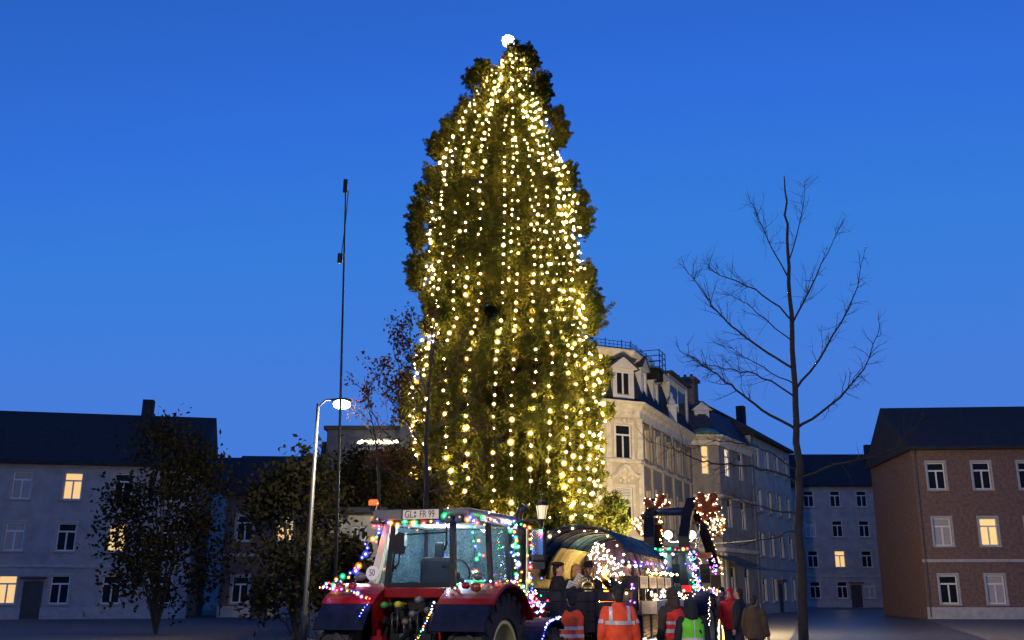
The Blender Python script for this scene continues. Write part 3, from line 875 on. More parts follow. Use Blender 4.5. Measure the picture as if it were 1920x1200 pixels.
# heavier clumps that stand out past the strings of lights
for i in range(380):
    z = rng.choice(zs_, p=wgt); phi = rng.uniform(-PI, PI)
    if math.cos(phi) < -0.3: continue
    Rr = float(crown_r(phi, z))
    if Rr < 0.95: continue
    o = np.array([math.sin(phi), -math.cos(phi), 0.0]); p = o * (Rr - rng.uniform(0.28, 0.9)) + np.array([0, 0, z - 0.3])
    d = o * rng.uniform(0.3, 0.6) + np.array([0, 0, 1.0])
    sz = rng.uniform(0.13, 0.30)
    for _ in range(rng.integers(9, 17)):
        cen.append(p + rng.normal(size=3) * sz * np.array([1, 1, 1.3])); dr.append(d + rng.normal(size=3) * 0.35)
# inner fill
for i in range(3200):
    z = rng.choice(zs_, p=wgt); phi = rng.uniform(-PI, PI); Rr = float(crown_r(phi, z))
    r = max(0.05, Rr - 0.9) * rng.uniform(0.2, 0.9)
    o = np.array([math.sin(phi), -math.cos(phi), 0.0])
    cen.append(o * r + np.array([0, 0, z])); dr.append(o * 0.6 + np.array([0, 0, 0.8]) + rng.normal(size=3) * 0.3)
# dark clumps that break the outline, where the photograph shows them
HORNS = [(986, 92, .34), (996, 104, .36), (984, 112, .36), (1046, 208, .5), (1050, 232, .5), (1052, 250, .4), (818, 252, .55), (826, 274, .5), (812, 268, .4),
         (872, 192, .5), (860, 208, .45), (845, 224, .45), (838, 236, .4), (888, 134, .4), (904, 124, .45), (914, 116, .4), (1012, 138, .5), (1018, 158, .5), (1010, 176, .4),
         (804, 316, .5), (798, 345, .4), (790, 376, .5), (788, 396, .4), (782, 420, .5), (788, 440, .45), (782, 480, .55), (788, 500, .5), (784, 520, .3), (1064, 306, .45), (1062, 330, .4), (1084, 362, .5),
         (1090, 390, .5), (1088, 412, .45), (1094, 500, .45), (1098, 520, .4), (1110, 556, .6), (1108, 580, .6), (1104, 600, .4), (1116, 672, .5), (1122, 690, .5), (1130, 760, .4),
         (1136, 940, .7), (1150, 956, .7), (1148, 932, .6), (1130, 972, .7), (1156, 972, .5), (1112, 960, .7), (772, 700, .5), (770, 730, .5), (768, 760, .45)]
for u, v, s in HORNS:
    p = W(u, v, TY - (1.0 if v > 900 else 0.0)); p = np.array([(p.x - TX) * (0.94 if v < 320 else 1.0), p.y - TY, p.z - s * 0.5 - 0.35])
    side = 1 if u > 955 else -1
    for k in range(int(10 + 30 * s)):
        cen.append(p + rng.normal(size=3) * s * 0.3); dr.append(np.array([side * 0.45, 0, 0.9]) + rng.normal(size=3) * 0.35)
cen = np.array(cen); dr = np.array(dr); dr /= np.linalg.norm(dr, axis=1, keepdims=True)
V, F = tuft_cloud(rng, cen, dr, 56, 0.29, 0.2, 0.068)
M_seq = leaf_mat('conifer_green', (0.016, 0.030, 0.008), (0.082, 0.082, 0.018), 0.2, 0.8)
me = np_mesh('crown', V, F, M_seq)
o = inst('crown', me, tree); o['kind'] = 'stuff'
M_bark = mat('bark_brown', (0.055, 0.035, 0.025), 0.9, 0, 0.4, 6, 0.5, stretch=(1, 1, 0.3))
MB().tube([(0, 0, 0), (0, 0, 1.2), (0.05, 0, 8), (0.0, 0, 16), (0, 0, ZTOP - 0.4)], [1.1, 0.75, 0.55, 0.3, 0.04], 12).build('trunk', M_bark, tree, True)
bb = MB()
for i in range(130):
    p = cen[rng.integers(0, 5000)]
    zb_ = max(0.5, p[2] - rng.uniform(0.2, 1.4))
    bb.tube([(0, 0, zb_), (p[0] * 0.5, p[1] * 0.5, zb_ + 0.1 * (p[2] - zb_)), tuple(p)], [0.09, 0.06, 0.02], 5, False)
o = bb.build('branch', M_bark, tree, True, fix=False); o['kind'] = 'stuff'

# ------------------------------------------------------------------ strings of warm bulbs
STR = [(-88, 500, 900, 0), (-78, 250, 985, 0), (-70, 120, 985, 0), (-62, 180, 640, 0), (-53, 100, 985, 0), (-37, 150, 985, 0), (-29, 130, 620, 0), (-22, 100, 985, 0),
       (-6, 92, 985, 0), (0, 115, 560, 0), (4, 300, 985, 0), (15, 100, 985, 0), (21, 150, 580, 0), (26, 160, 985, 0), (32, 135, 640, 0), (37, 120, 985, 0),
       (43, 100, 985, 0), (48, 200, 985, 0), (54, 100, 700, 0), (58, 280, 985, 0), (63, 100, 975, 0), (72, 300, 960, 0), (80, 420, 930, 0), (88, 640, 940, 0)]
srng = np.random.default_rng(21)
nstr = len(STR)
for i, (ph, v0, v1, _) in enumerate(STR):
    z0, z1 = W(955, v0, TY).z, W(955, v1 + srng.uniform(-12, 12), TY).z
    zz = z0; phi = R(ph)
    pts = []; rmax = 0
    sway = srng.uniform(0, 6.28)
    while zz > z1:
        lo = max(0.3, float(crown_r(phi, zz)))
        rmax = max(rmax * 0.992, lo)
        r = max(0.12, rmax - 0.2) + (srng.choice([-0.3, -0.16, -0.04, 0.04, 0.1]) if zz > 11 else srng.choice([-0.12, 0.0, 0.08, 0.14]))
        f = phi + 0.035 * math.sin(zz * 0.3 + sway)
        pts.append((r * math.sin(f) + srng.normal() * 0.018, -r * math.cos(f) + srng.normal() * 0.05, zz))
        slope = abs(float(crown_r(phi, zz - 0.3)) - lo) / 0.3
        zz -= (srng.uniform(0.36, 0.46) if zz > 11 else srng.uniform(0.44, 0.54)) / math.sqrt(1 + min(slope, 1.5) ** 2)
    b = MB(); b.tube(pts, 0.012, 3, False)
    st = b.build('light_string', M_wire, None, loc=(TX, TY, 0), fix=False)
    tag(st, 'string of warm bulbs hanging down the giant tree, %s of twenty-four from the left' % ORD[i], 'light string', 'strings of warm bulbs hanging down the giant tree')
    for p in pts:
        if srng.uniform() < 0.06: continue
        inst('bulb', BULBS[int(srng.choice([0, 0, 0, 1, 1, 2]))], st, (p[0], p[1], p[2] - 0.06), None, float(np.clip(srng.lognormal(0.0, 0.18), 0.6, 1.4)) * (0.78 if p[2] > 15 else (1.0 if p[2] > 9 else 1.2)))
# lit ball on the tip
tp = W(953, 77, TY)
top = thing('tree_topper', 'round ball of dense white lights on the very tip of the giant tree', 'tree topper', tp)
E_top = emitter('topper_light', (1.0, 0.93, 0.74), 5.0)
MB().ball((0, 0, 0), 0.10, n=10, m=8).build('core', emitter('topper_core', (1.0, 0.92, 0.72), 0.35), top, True)
tm = MB().ball((0, 0, 0), 0.021, n=6, m=4).mesh('bulb', E_top, True)
for i in range(110):
    zf = 1 - 2 * (i + 0.5) / 110; af = 2.39996 * i; rf = math.sqrt(1 - zf * zf); d = Vector((rf * math.cos(af), rf * math.sin(af), zf))
    inst('bulb', tm, top, d * (0.30 if i % 3 else 0.2) * srng.uniform(0.92, 1.1), None, srng.uniform(0.6, 1.1))
sp_ = MB()
for i in range(30):
    d = Vector(srng.normal(size=3)).normalized(); sp_.tube([d * 0.12, d * 0.3], 0.008, 3)
sp_.build('wire_frame', M_wire, top)

# ------------------------------------------------------------------ branching helpers
def along(pts, t):
    n = len(pts) - 1; k = min(int(t * n), n - 1); f = t * n - k
    return pts[k].lerp(pts[k + 1], f), (pts[k + 1] - pts[k]).normalized()
def smooth_path(pts, rng, n=4, jit=0.04):
    out = []
    P = [pts[0]] + pts + [pts[-1]]
    for i in range(1, len(P) - 2):
        for k in range(n):
            t = k / n
            a = 0.5 * ((2 * P[i]) + (P[i + 1] - P[i - 1]) * t + (2 * P[i - 1] - 5 * P[i] + 4 * P[i + 1] - P[i + 2]) * t * t + (3 * P[i] - P[i - 1] - 3 * P[i + 1] + P[i + 2]) * t ** 3)
            out.append(a + Vector(rng.normal(size=3)) * jit)
    out.append(pts[-1])
    return out
def twigs(b, rng, pts, rad, count, length, depth, tips, up=0.25, spread=0.9):
    for i in range(count):
        t = rng.uniform(0.2, 1.0); p, d = along(pts, t)
        dd = (d * rng.uniform(0.5, 1.0) + Vector(rng.normal(size=3)) * spread * 0.6 + Vector((0, 0, up))).normalized()
        L = length * rng.uniform(0.4, 1.0) * (1.15 - 0.5 * t)
        q = [p]
        for k in range(3):
            dd = (dd + Vector(rng.normal(size=3)) * 0.22 + Vector((0, 0, 0.05))).normalized()
            q.append(q[-1] + dd * L / 3)
        r0 = rad * 0.55
        b.tube(q, [r0, r0 * 0.75, r0 * 0.5, r0 * 0.28], 4, False)
        tips.append((q[-1], dd)); tips.append((q[2], dd))
        if depth > 0: twigs(b, rng, q, r0 * 0.8, 3, length * 0.55, depth - 1, tips, up, spread)

# young tree with withered leaves, in front of the giant tree
M_ybark = mat('young_bark', (0.03, 0.025, 0.022), 0.9, 0, 0.3, 8, 0.3)
M_dry = leaf_mat('withered_leaf', (0.025, 0.013, 0.010), (0.075, 0.032, 0.022), 0.3, 4.0)
def young_tree(label, Y, trunk, boughs, r0, leaf_n, leaf_s, seed, dens, twl=0.9, ntw=7):
    rng = np.random.default_rng(seed)
    base = W(trunk[0][0], trunk[0][1], Y); base.z = 0
    th = thing('young_tree', label, 'tree', base)
    tp = [Vector((0, 0, 0))] + [W(u, v, Y) - base for u, v in trunk[1:]]
    tp = smooth_path(tp, rng, 5, 0.015)
    MB().tube(tp, [r0 * (1 - 0.85 * i / (len(tp) - 1)) for i in range(len(tp))], 8).build('trunk', M_ybark, th, True)
    tips = []
    for bp in boughs:
        yo = rng.uniform(-1.2, 1.0)
        pts = [W(u, v, Y + yo * i / (len(bp) - 1)) - base for i, (u, v) in enumerate(bp)]
        pts = smooth_path(pts, rng, 4, 0.03)
        b = MB()
        rr = r0 * 0.36
        b.tube(pts, [rr * (1 - 0.8 * i / (len(pts) - 1)) for i in range(len(pts))], 5, False)
        twigs(b, rng, pts, rr * 0.7, ntw, twl, 1, tips)
        b.build('branch', M_ybark, th, True, fix=False)
    if leaf_n:
        w = np.array([dens(p + base) for p, d in tips]); w = w / w.sum()
        idx = rng.choice(len(tips), leaf_n, p=w)
        C = np.array([tuple(tips[i][0]) for i in idx]) + rng.normal(size=(leaf_n, 3)) * 0.09
        V, F = leaves(C, rng.normal(size=(leaf_n, 3)) + np.array([0, 0, -0.5]), leaf_s, leaf_s * 0.65, rng)
        o = inst('foliage', np_mesh('foliage', V, F, M_dry), th); o['kind'] = 'stuff'
    return th
young_tree('slender young tree holding withered brown leaves, in front of the giant tree on its left', 26.0,
    [(797, 1180), (798, 960), (800, 860), (801, 790), (805, 720), (808, 660), (812, 610)],
    [[(801, 800), (772, 735), (748, 690), (732, 630)], [(803, 745), (780, 690), (768, 640), (772, 590)], [(799, 850), (762, 790), (722, 740), (702, 690)],
     [(798, 885), (745, 832), (705, 790), (684, 735)], [(800, 810), (850, 784), (905, 742)], [(799, 850), (860, 812), (932, 800)], [(803, 735), (842, 690), (872, 640)],
     [(806, 695), (818, 640), (822, 600)], [(798, 905), (850, 872), (910, 850)], [(797, 925), (742, 892), (695, 872)], [(802, 765), (765, 700), (742, 655), (745, 620)],
     [(798, 930), (840, 915), (885, 905)], [(800, 780), (740, 740), (720, 700)]],
    0.085, 2100, 0.105, 3, lambda p: 1.5 if p.x < -3.0 else 0.8)
young_tree('thin leafless sapling between the street lamp and the young tree', 29.0,
    [(712, 1170), (711, 960), (708, 860), (700, 800), (690, 760), (684, 705)],
    [[(708, 870), (690, 800), (680, 740)], [(706, 850), (722, 780), (730, 720)], [(700, 810), (680, 790), (664, 770)]], 0.05, 160, 0.1, 9, lambda p: 1.0, 0.6, 5)
# big bare tree on the right, boughs reaching into the picture
def bare_tree():
    rng = np.random.default_rng(17)
    Y = 24.0
    base = W(1500, HOR, Y); base.z = 0
    th = thing('bare_tree', 'leafless spreading tree at the right, boughs crossing the sky beside the corner house', 'tree', base)
    tr = [Vector((0, 0, 0))] + [W(u, v, Y) - base for u, v in ((1500, 1000), (1497, 900), (1492, 760), (1484, 620), (1478, 500), (1474, 400), (1470, 330))]
    tr = smooth_path(tr, rng, 4, 0.02)
    MB().tube(tr, [0.13 * (1 - 0.9 * i / (len(tr) - 1)) for i in range(len(tr))], 10).build('trunk', M_ybark, th, True)
    B = [([(1494, 805), (1430, 768), (1380, 731), (1345, 702), (1318, 684), (1284, 664)], .075), ([(1492, 745), (1430, 706), (1380, 694), (1340, 687), (1302, 678)], .05),
         ([(1487, 690), (1420, 650), (1380, 618), (1350, 590), (1325, 557), (1300, 522), (1290, 512)], .065), ([(1483, 600), (1430, 552), (1380, 526), (1350, 516), (1327, 500)], .05),
         ([(1497, 905), (1440, 882), (1380, 871), (1335, 868), (1305, 862), (1280, 850), (1255, 838), (1215, 826)], .06), ([(1498, 965), (1430, 950), (1380, 936), (1345, 938)], .045),
         ([(1496, 880), (1430, 842), (1380, 832), (1340, 826), (1310, 840)], .04), ([(1485, 640), (1420, 585), (1385, 560), (1360, 552)], .035), ([(1499, 990), (1440, 1010), (1385, 1022), (1340, 1000)], .04),
         ([(1490, 720), (1430, 690), (1385, 660), (1345, 645)], .035),
         ([(1494, 805), (1560, 760), (1620, 690), (1650, 610)], .075), ([(1491, 730), (1550, 650), (1600, 560), (1620, 480)], .065), ([(1484, 610), (1530, 520), (1572, 430)], .055),
         ([(1478, 500), (1500, 420), (1508, 340)], .04), ([(1479, 520), (1440, 450), (1408, 380)], .045), ([(1497, 900), (1570, 870), (1660, 850), (1720, 800)], .06)]
    for bp, r0 in B:
        yo = rng.uniform(-1.0, 1.0) if bp[-1][0] < 1400 else rng.uniform(-2, 2)
        n = len(bp)
        pts = smooth_path([W(u, v, Y + yo * i / (n - 1)) - base for i, (u, v) in enumerate(bp)], rng, 4, 0.02)
        r0 *= 0.52
        b = MB(); b.tube(pts, [r0 * (1 - 0.82 * i / (len(pts) - 1)) for i in range(len(pts))], 6, False)
        twigs(b, rng, pts, r0 * 0.5, 22, 0.95, 1, [], 0.12, 0.8)
        b.build('branch', M_ybark, th, True, fix=False)
bare_tree()
# dark shrubs and small trees under the lights on the left
M_shrub = leaf_mat('shrub_leaf', (0.008, 0.012, 0.006), (0.040, 0.034, 0.014), 0.25, 1.2)
def shrub(label, u, vtop, Y, w, seed, n=5200, name='shrub', cat='shrub', m=None):
    rng = np.random.default_rng(seed)
    base = W(u, HOR, Y); base.z = 0
    th = thing(name, label, cat, base)
    H = W(u, vtop, Y).z
    cl = []
    for i in range(46):
        t = rng.uniform(0.12, 0.97); a = rng.uniform(0, 2 * PI); rr = w * math.sqrt(max(0.02, 1 - (2 * t - 0.9) ** 2 * 0.95)) * math.sqrt(rng.uniform(0.1, 1))
        cl.append((rr * math.cos(a), rr * math.sin(a), H * t))
    cl = np.array(cl)
    idx = rng.integers(0, len(cl), n)
    C = cl[idx] + rng.normal(size=(n, 3)) * np.array([0.34, 0.34, 0.3]) * w / 1.6
    C[:, 2] = np.maximum(C[:, 2], 0.05)
    V, F = leaves(C, rng.normal(size=(n, 3)), 0.24, 0.13, rng)
    o = inst('crown', np_mesh('crown', V, F, m or M_shrub), th); o['kind'] = 'stuff'
    b = MB()
    for c in cl[::4]:
        b.tube([(0, 0, 0), (c[0] * 0.3, c[1] * 0.3, c[2] * 0.5), tuple(c)], [0.05, 0.035, 0.012], 5, False)
    b.build('stem', M_ybark, th, True, fix=False)
    return th
G = 'dark trees and shrubs at the left of the square'
shrub('dark small leafy tree under the white street lamp', 655, 846, 49, 2.3, 41, 7000)
shrub('broad dark tree behind the beige cottage and tractor roof', 708, 858, 48, 2.2, 42, 7000)
shrub('low dark bush in front of the beige cottage windows', 655, 1012, 30, 0.9, 48, 2600)
shrub('olive brown small tree below the terrace fairy lights', 748, 842, 41, 1.8, 43)
shrub('dense shrub at the left foot of the giant tree', 785, 905, 37, 1.4, 44)
shrub('small dark tree just left of the street lamp pole', 560, 845, 35, 1.9, 45)
shrub('wide dark tree at the far left between the two lit houses', 300, 800, 40, 2.4, 46, 6500)

# ------------------------------------------------------------------ street furniture
M_pole = mat('lamp_pole_grey', (0.03, 0.032, 0.034), 0.5, 0.3, 0.2)
def point(name, parent, loc, power, col, rad):
    l = bpy.data.lights.new(name, 'POINT'); l.energy = power; l.color = col; l.shadow_soft_size = rad
    o = bpy.data.objects.new(name, l); return put(o, parent, loc)
def mast_lamp(label, x, y, h, arm, power, col=(1.0, 0.78, 0.5), rz=0.0, em=4.0):
    t = thing('street_lamp', label, 'street lamp', (x, y, 0), rz, 'tall mast lamps around the square')
    MB().tube([(0, 0, 0), (0, 0, 1.0), (0, 0, 1.02), (0, 0, h)], [0.11, 0.1, 0.075, 0.05], 10).build('pole', M_pole, t, True)
    MB().tube([(0, 0, h - 0.1), (arm * 0.4, 0, h + 0.12), (arm, 0, h + 0.14)], 0.035, 8).build('arm', M_pole, t, True)
    b = MB(); b.ball((arm + 0.15, 0, h + 0.1), 0.34, 0.17, 0.09, 14, 8)
    b.build('lamp_housing', M_pole, t, True)
    MB().lathe([(0.0, h - 0.07), (0.12, h - 0.05), (0.2, h + 0.0), (0.22, h + 0.05)], 16, (arm + 0.15, 0, 0)).build('lamp_lens', emitter('mast_lamp_lens_%g' % em, (1.0, 0.95, 0.85), em), t, True)
    point('lamp_light', t, (arm + 0.15, 0, h - 0.2), power, col, 0.2)
    return t
lp = W(641, 757, 30)
ml = mast_lamp('tall lamp with a glaring white head at the left of the giant tree', lp.x - 0.75, 30, lp.z, 0.6, 700, (1.0, 0.9, 0.75), 0, 30.0)
# added glowing ball that gives this lamp its round white glare
MB().ball((0.75, 0, -0.02 + lp.z), 0.27, 0.27, 0.15, 16, 10).build('glare_ball', emitter('lamp_glare', (0.95, 0.97, 1.0), 9.0), ml, True)
mast_lamp('added lamp mast out of view at the near left, lighting the near figures', -8.5, 1.5, 7.5, 1.2, 1500, (1.0, 0.80, 0.58), 0.5)  # unseen lamp, added to light the backs of people and tractor
mast_lamp('added lamp mast out of view at the near right, lighting the near figures', 9.5, 0.0, 7.5, -1.2, 900, (1.0, 0.80, 0.58), -0.4)  # second added lamp out of view, brightens the near side
# flag mast at the left edge
a = W(632, HOR, 24); a2 = W(650, 340, 24)
fm = thing('mast', 'thin dark mast with small fittings, standing tall at the left edge of the square', 'mast', (a.x, 24, 0))
zt, z2, z3 = W(646, 338, 24).z, W(646, 362, 24).z, W(646, 483, 24).z
MB().tube([(0, 0, 0), ((a2.x - a.x) * 0.5, 0, zt * 0.5), (a2.x - a.x - 0.02, 0, zt)], [0.04, 0.032, 0.02], 8).build('pole', M_pole, fm, True)
MB().box(a2.x - a.x - 0.08, a2.x - a.x + 0.03, -0.05, 0.05, z2, zt + 0.02, 0.015).build('top_fitting', M_black, fm)
MB().tube([(a2.x - a.x + 0.06, 0, z2 + 0.06), (a2.x - a.x + 0.03, 0, (z2 + z3) / 2), (a2.x - a.x - 0.03, 0, z3)], 0.012, 5).build('halyard', M_wire, fm)
MB().box(a2.x - a.x - 0.12, a2.x - a.x + 0.01, -0.05, 0.05, z3 - 0.16, z3 + 0.12, 0.03).build('bracket', M_black, fm)
# old lantern in front of the tree
lt = W(1016, 957, 31)
ln = thing('lantern', 'old four sided street lantern glowing pale in front of the giant tree', 'lantern', (lt.x, 31, 0))
hz = lt.z
MB().lathe([(0.14, 0), (0.14, 0.5), (0.07, 0.6), (0.05, hz - 0.4), (0.08, hz - 0.36), (0.03, hz - 0.3)], 10).build('post', M_pole, ln, True)
b = MB()
for sx in (-1, 1):
    for sy in (-1, 1): b.beam((sx * 0.09, sy * 0.09, hz - 0.27), (sx * 0.14, sy * 0.14, hz + 0.15), 0.02, 0.02)
b.lathe([(0.23, hz + 0.152), (0.12, hz + 0.28), (0.04, hz + 0.32), (0.03, hz + 0.42), (0.0, hz + 0.46)], 4)
b.box(-0.11, 0.11, -0.11, 0.11, hz - 0.31, hz - 0.272)
b.build('lantern_frame', M_black, ln)
MB().lathe([(0.12, hz - 0.268), (0.185, hz + 0.148)], 4).build('lantern_glass', mat('lantern_glass', (0.7, 0.65, 0.5), 0.4, 0, 0.1, emit=(1.0, 0.80, 0.42), es=0.3), ln)
# double globe lamp behind the loader
g1, g2 = W(1253, 1003, 40), W(1297, 998, 40)
gl = thing('globe_lamp', 'street lamp with two round white globes glowing behind the raised loader', 'street lamp', ((g1.x + g2.x) / 2, 40, 0))
gx = (g2.x - g1.x) / 2; gz = g1.z
MB().lathe([(0.12, 0), (0.12, 0.8), (0.06, 0.9), (0.045, gz - 0.25)], 10).build('post', M_pole, gl, True)
MB().tube([(-gx, 0, gz - 0.18), (-gx, 0, gz - 0.27), (-gx * 0.5, 0, gz - 0.32), (0, 0, gz - 0.26), (gx * 0.5, 0, gz - 0.32), (gx, 0, gz - 0.27), (gx, 0, gz - 0.18)], 0.025, 6).build('arm', M_pole, gl, True)
E_globe = emitter('opal_globe', (1.0, 0.94, 0.80), 2.6)
gm = MB().ball((0, 0, 0), 0.17, n=16, m=10).mesh('globe', E_globe, True)
for s in (-1, 1): inst('globe', gm, gl, (s * gx, 0, gz))
point('lamp_light', gl, (0, 0.45, gz), 3600, (1.0, 0.77, 0.42), 0.3)
# no entry sign
ns = W(1304, 1057, 46)
sg = thing('no_entry_sign', 'round red no entry sign with white bar on a post, by the corner house', 'traffic sign', (ns.x, 46, 0))
MB().tube([(0, 0.05, 0), (0, 0.05, ns.z + 0.32)], 0.03, 8).build('post', M_pole, sg, True)
MB().lathe([(0.30, -0.012), (0.30, 0.012)], 28, (0, 0, ns.z), 'y').build('disc', mat('sign_red', (0.62, 0.02, 0.015), 0.4, 0, 0.05, emit=(1, .03, .02), es=0.0), sg)
MB().box(-0.23, 0.23, -0.02, -0.013, ns.z - 0.045, ns.z + 0.045).build('bar', M_white, sg)
b = MB(); b.lathe([(0.285, -0.016), (0.30, -0.016), (0.30, -0.0125), (0.285, -0.0125), (0.285, -0.016)], 28, (0, 0, ns.z), 'y'); b.build('rim', M_white, sg)
# overhead wires above the side street
for i, (p0, p1) in enumerate(((W(1205, 1003, 45), W(1420, 1012, 40)),)):
    q = [p0.lerp(p1, t / 10) - Vector((0, 0, 0.25 * math.sin(PI * t / 10))) for t in range(11)]
    tag(MB().tube(q, 0.012, 4).build('overhead_wire', M_wire), 'thin dark overhead wire running behind the raised loader and globe lamps', 'wire')

# ------------------------------------------------------------------ coloured fairy lights
FCOL = {'green': ((0.02, 1.0, 0.16), (0.0, 1.0, 0.28)), 'red': ((1.0, 0.03, 0.03), (1.0, 0.02, 0.03)), 'blue': ((0.05, 0.06, 1.0), (0.06, 0.08, 1.0)),
        'amber': ((1.0, 0.30, 0.03), (1.0, 0.30, 0.02)), 'white': ((0.6, 0.75, 1.0), (0.55, 0.7, 1.0)), 'violet': ((0.4, 0.08, 1.0), (0.5, 0.1, 1.0)), 'warm': ((1.0, 0.62, 0.2), (1.0, 0.6, 0.18))}
FB = {}
for k, (c, g) in FCOL.items():
    FB[k] = bulb_mesh('bulb', emitter('fairy_core_' + k, c, 48.0 if k == 'warm' else 17.0), glow_halo('fairy_halo_' + k, g, 5.5, 0.5), 0.012, 0.036, 7, 5)
def fairy(label, pts, n, cols, rng, scale=1.0, jit=0.02, parent_loc=(0, 0, 0), group='fairy lights wound round the tractors and the wagon', big=0.3):
    o = Vector(parent_loc)
    P = [Vector(p) for p in pts]
    st = MB().tube([p - o for p in P], 0.006, 3, False).build('fairy_lights', M_wire, None, loc=o, fix=False)
    tag(st, label, 'fairy lights', group)
    seg = [0.0]
    for i in range(len(P) - 1): seg.append(seg[-1] + (P[i + 1] - P[i]).length)
    for i in range(n):
        d = seg[-1] * (i + 0.5) / n
        k = max(j for j in range(len(P) - 1) if seg[j] <= d)
        f = (d - seg[k]) / max(seg[k + 1] - seg[k], 1e-6)
        p = P[k].lerp(P[k + 1], f) - o + Vector(rng.normal(size=3)) * jit
        c = cols[rng.integers(0, len(cols))]
        inst('bulb', FB[c], st, p, None, scale * (rng.uniform(1.2, 1.55) if rng.uniform() < big else rng.uniform(0.6, 1.1)))
    return st
MIX = ['green', 'green', 'red', 'blue', 'blue', 'amber', 'amber', 'white']
frng = np.random.default_rng(77)

# ------------------------------------------------------------------ near tractor
TO = (-1.55, 13.72); TYAW = R(-20)
TM = Matrix.Translation((TO[0], TO[1], 0)) @ Matrix.Rotation(TYAW, 4, 'Z')
def tw(x, y, z): return TM @ Vector((x, y, z))
M_rim = mat('cream_rim', (0.62, 0.52, 0.20), 0.45, 0, 0.1)
M_cabgl = thin_glass('cab_glass', (0.85, 0.94, 0.95), 0.02, 0.02, 0.006, (0.6, 0.66, 0.72), 45)
M_mist = thin_glass('misted_glass', (0.8, 0.9, 0.95), 0.05, 0.05, 0.12, (0.5, 0.76, 0.84), 4)
def wheel(parent, x, y, z, r, w, rimr, side, rimmat, lugs=22, hollow=0.4):
    b = MB()
    hw = w / 2
    prof = [(rimr, -hw * 0.8), (rimr + 0.04, -hw), (r * 0.9, -hw), (r * 0.965, -hw * 0.86), (r * 0.98, 0), (r * 0.965, hw * 0.86), (r * 0.9, hw), (rimr + 0.04, hw), (rimr, hw * 0.8)]
    b.lathe(prof, 36, (0, 0, 0), 'x')
    for i in range(lugs):
        for s in (-1, 1):
            a0 = 2 * PI * (i + (0.5 if s > 0 else 0)) / lugs; a1 = a0 + 0.2
            def pp(a, xx, rr): return (xx, rr * math.cos(a), rr * math.sin(a))
            b.add([pp(a0, 0.01 * s, r * .96), pp(a0 + .07, 0.01 * s, r * .96), pp(a1 + .09, s * hw * 1.0, r * .92), pp(a1, s * hw * 1.0, r * .92),
                   pp(a0 + .01, 0.012 * s, r + .02), pp(a0 + .06, 0.012 * s, r + .02), pp(a1 + .08, s * hw * .99, r * .985), pp(a1 + .01, s * hw * .99, r * .985)],
                  [(0, 3, 2, 1), (4, 5, 6, 7), (0, 1, 5, 4), (1, 2, 6, 5), (2, 3, 7, 6), (3, 0, 4, 7)])
            e0, e1 = s * hw * 0.97, s * (hw + 0.03)
            b.add([pp(a1, e0, r * .80), pp(a1 + .08, e0, r * .80), pp(a1 + .09, e0, r * .985), pp(a1, e0, r * .985), pp(a1 + .01, e1 - s * .02, r * .80), pp(a1 + .07, e1 - s * .02, r * .80), pp(a1 + .08, e1, r * .97), pp(a1 + .01, e1, r * .97)],
                  [(0, 3, 2, 1), (4, 5, 6, 7), (0, 1, 5, 4), (1, 2, 6, 5), (2, 3, 7, 6), (3, 0, 4, 7)])
    t = b.build('wheel', M_rubber, parent, False, (x, y, z))
    rm = MB()
    d = side
    rm.lathe([(rimr + 0.02, d * hw * 0.86), (rimr - 0.02, d * hw * 0.95), (rimr - 0.05, d * hw * 0.8), (rimr - 0.09, d * hw * 0.45), (rimr * 0.55, d * hw * hollow), (rimr * 0.42, d * hw * (hollow + 0.1)),
              (rimr * 0.28, d * hw * (hollow + 0.12)), (rimr * 0.26, d * hw * (hollow + 0.3)), (0.0, d * hw * (hollow + 0.3))], 28, (0, 0, 0), 'x')
    rm.build('rim', rimmat, t, True)
    nb_ = MB()
    for k in range(8):
        a = 2 * PI * k / 8
        nb_.lathe([(0.02, d * hw * (hollow + 0.1)), (0.02, d * hw * (hollow + 0.22))], 6, (0, rimr * 0.36 * math.cos(a), rimr * 0.36 * math.sin(a)), 'x')
    nb_.build('wheel_nuts', M_black, t)
    return t
def arc_fender(b, yc, zc_, r, a0, a1, x0, x1, th=0.035, n=12, lip=0.0):
    for i in range(n):
        t0, t1 = a0 + (a1 - a0) * i / n, a0 + (a1 - a0) * (i + 1) / n
        def q(t, rr): return (yc - rr * math.cos(t), zc_ + rr * math.sin(t))
        A, B_, C_, D = q(t0, r), q(t1, r), q(t1, r + th), q(t0, r + th)
        b.add([(x0, *A), (x1, *A), (x1, *B_), (x0, *B_), (x0, *D), (x1, *D), (x1, *C_), (x0, *C_)],
              [(0, 1, 2, 3), (4, 7, 6, 5), (0, 4, 5, 1), (2, 6, 7, 3), (0, 3, 7, 4), (1, 5, 6, 2)])
tr = thing('tractor', 'red tractor with glazed cab and coloured lights, seen from behind at lower left', 'tractor', (TO[0], TO[1], 0), TYAW)
ZW = 0.85
for s in (-1, 1):
    wheel(tr, s * 0.95, 0, ZW, 0.83, 0.46, 0.46, s, M_rim)
    wheel(tr, s * 0.80, 2.5, 0.58, 0.58, 0.34, 0.32, s, M_rim, 18)
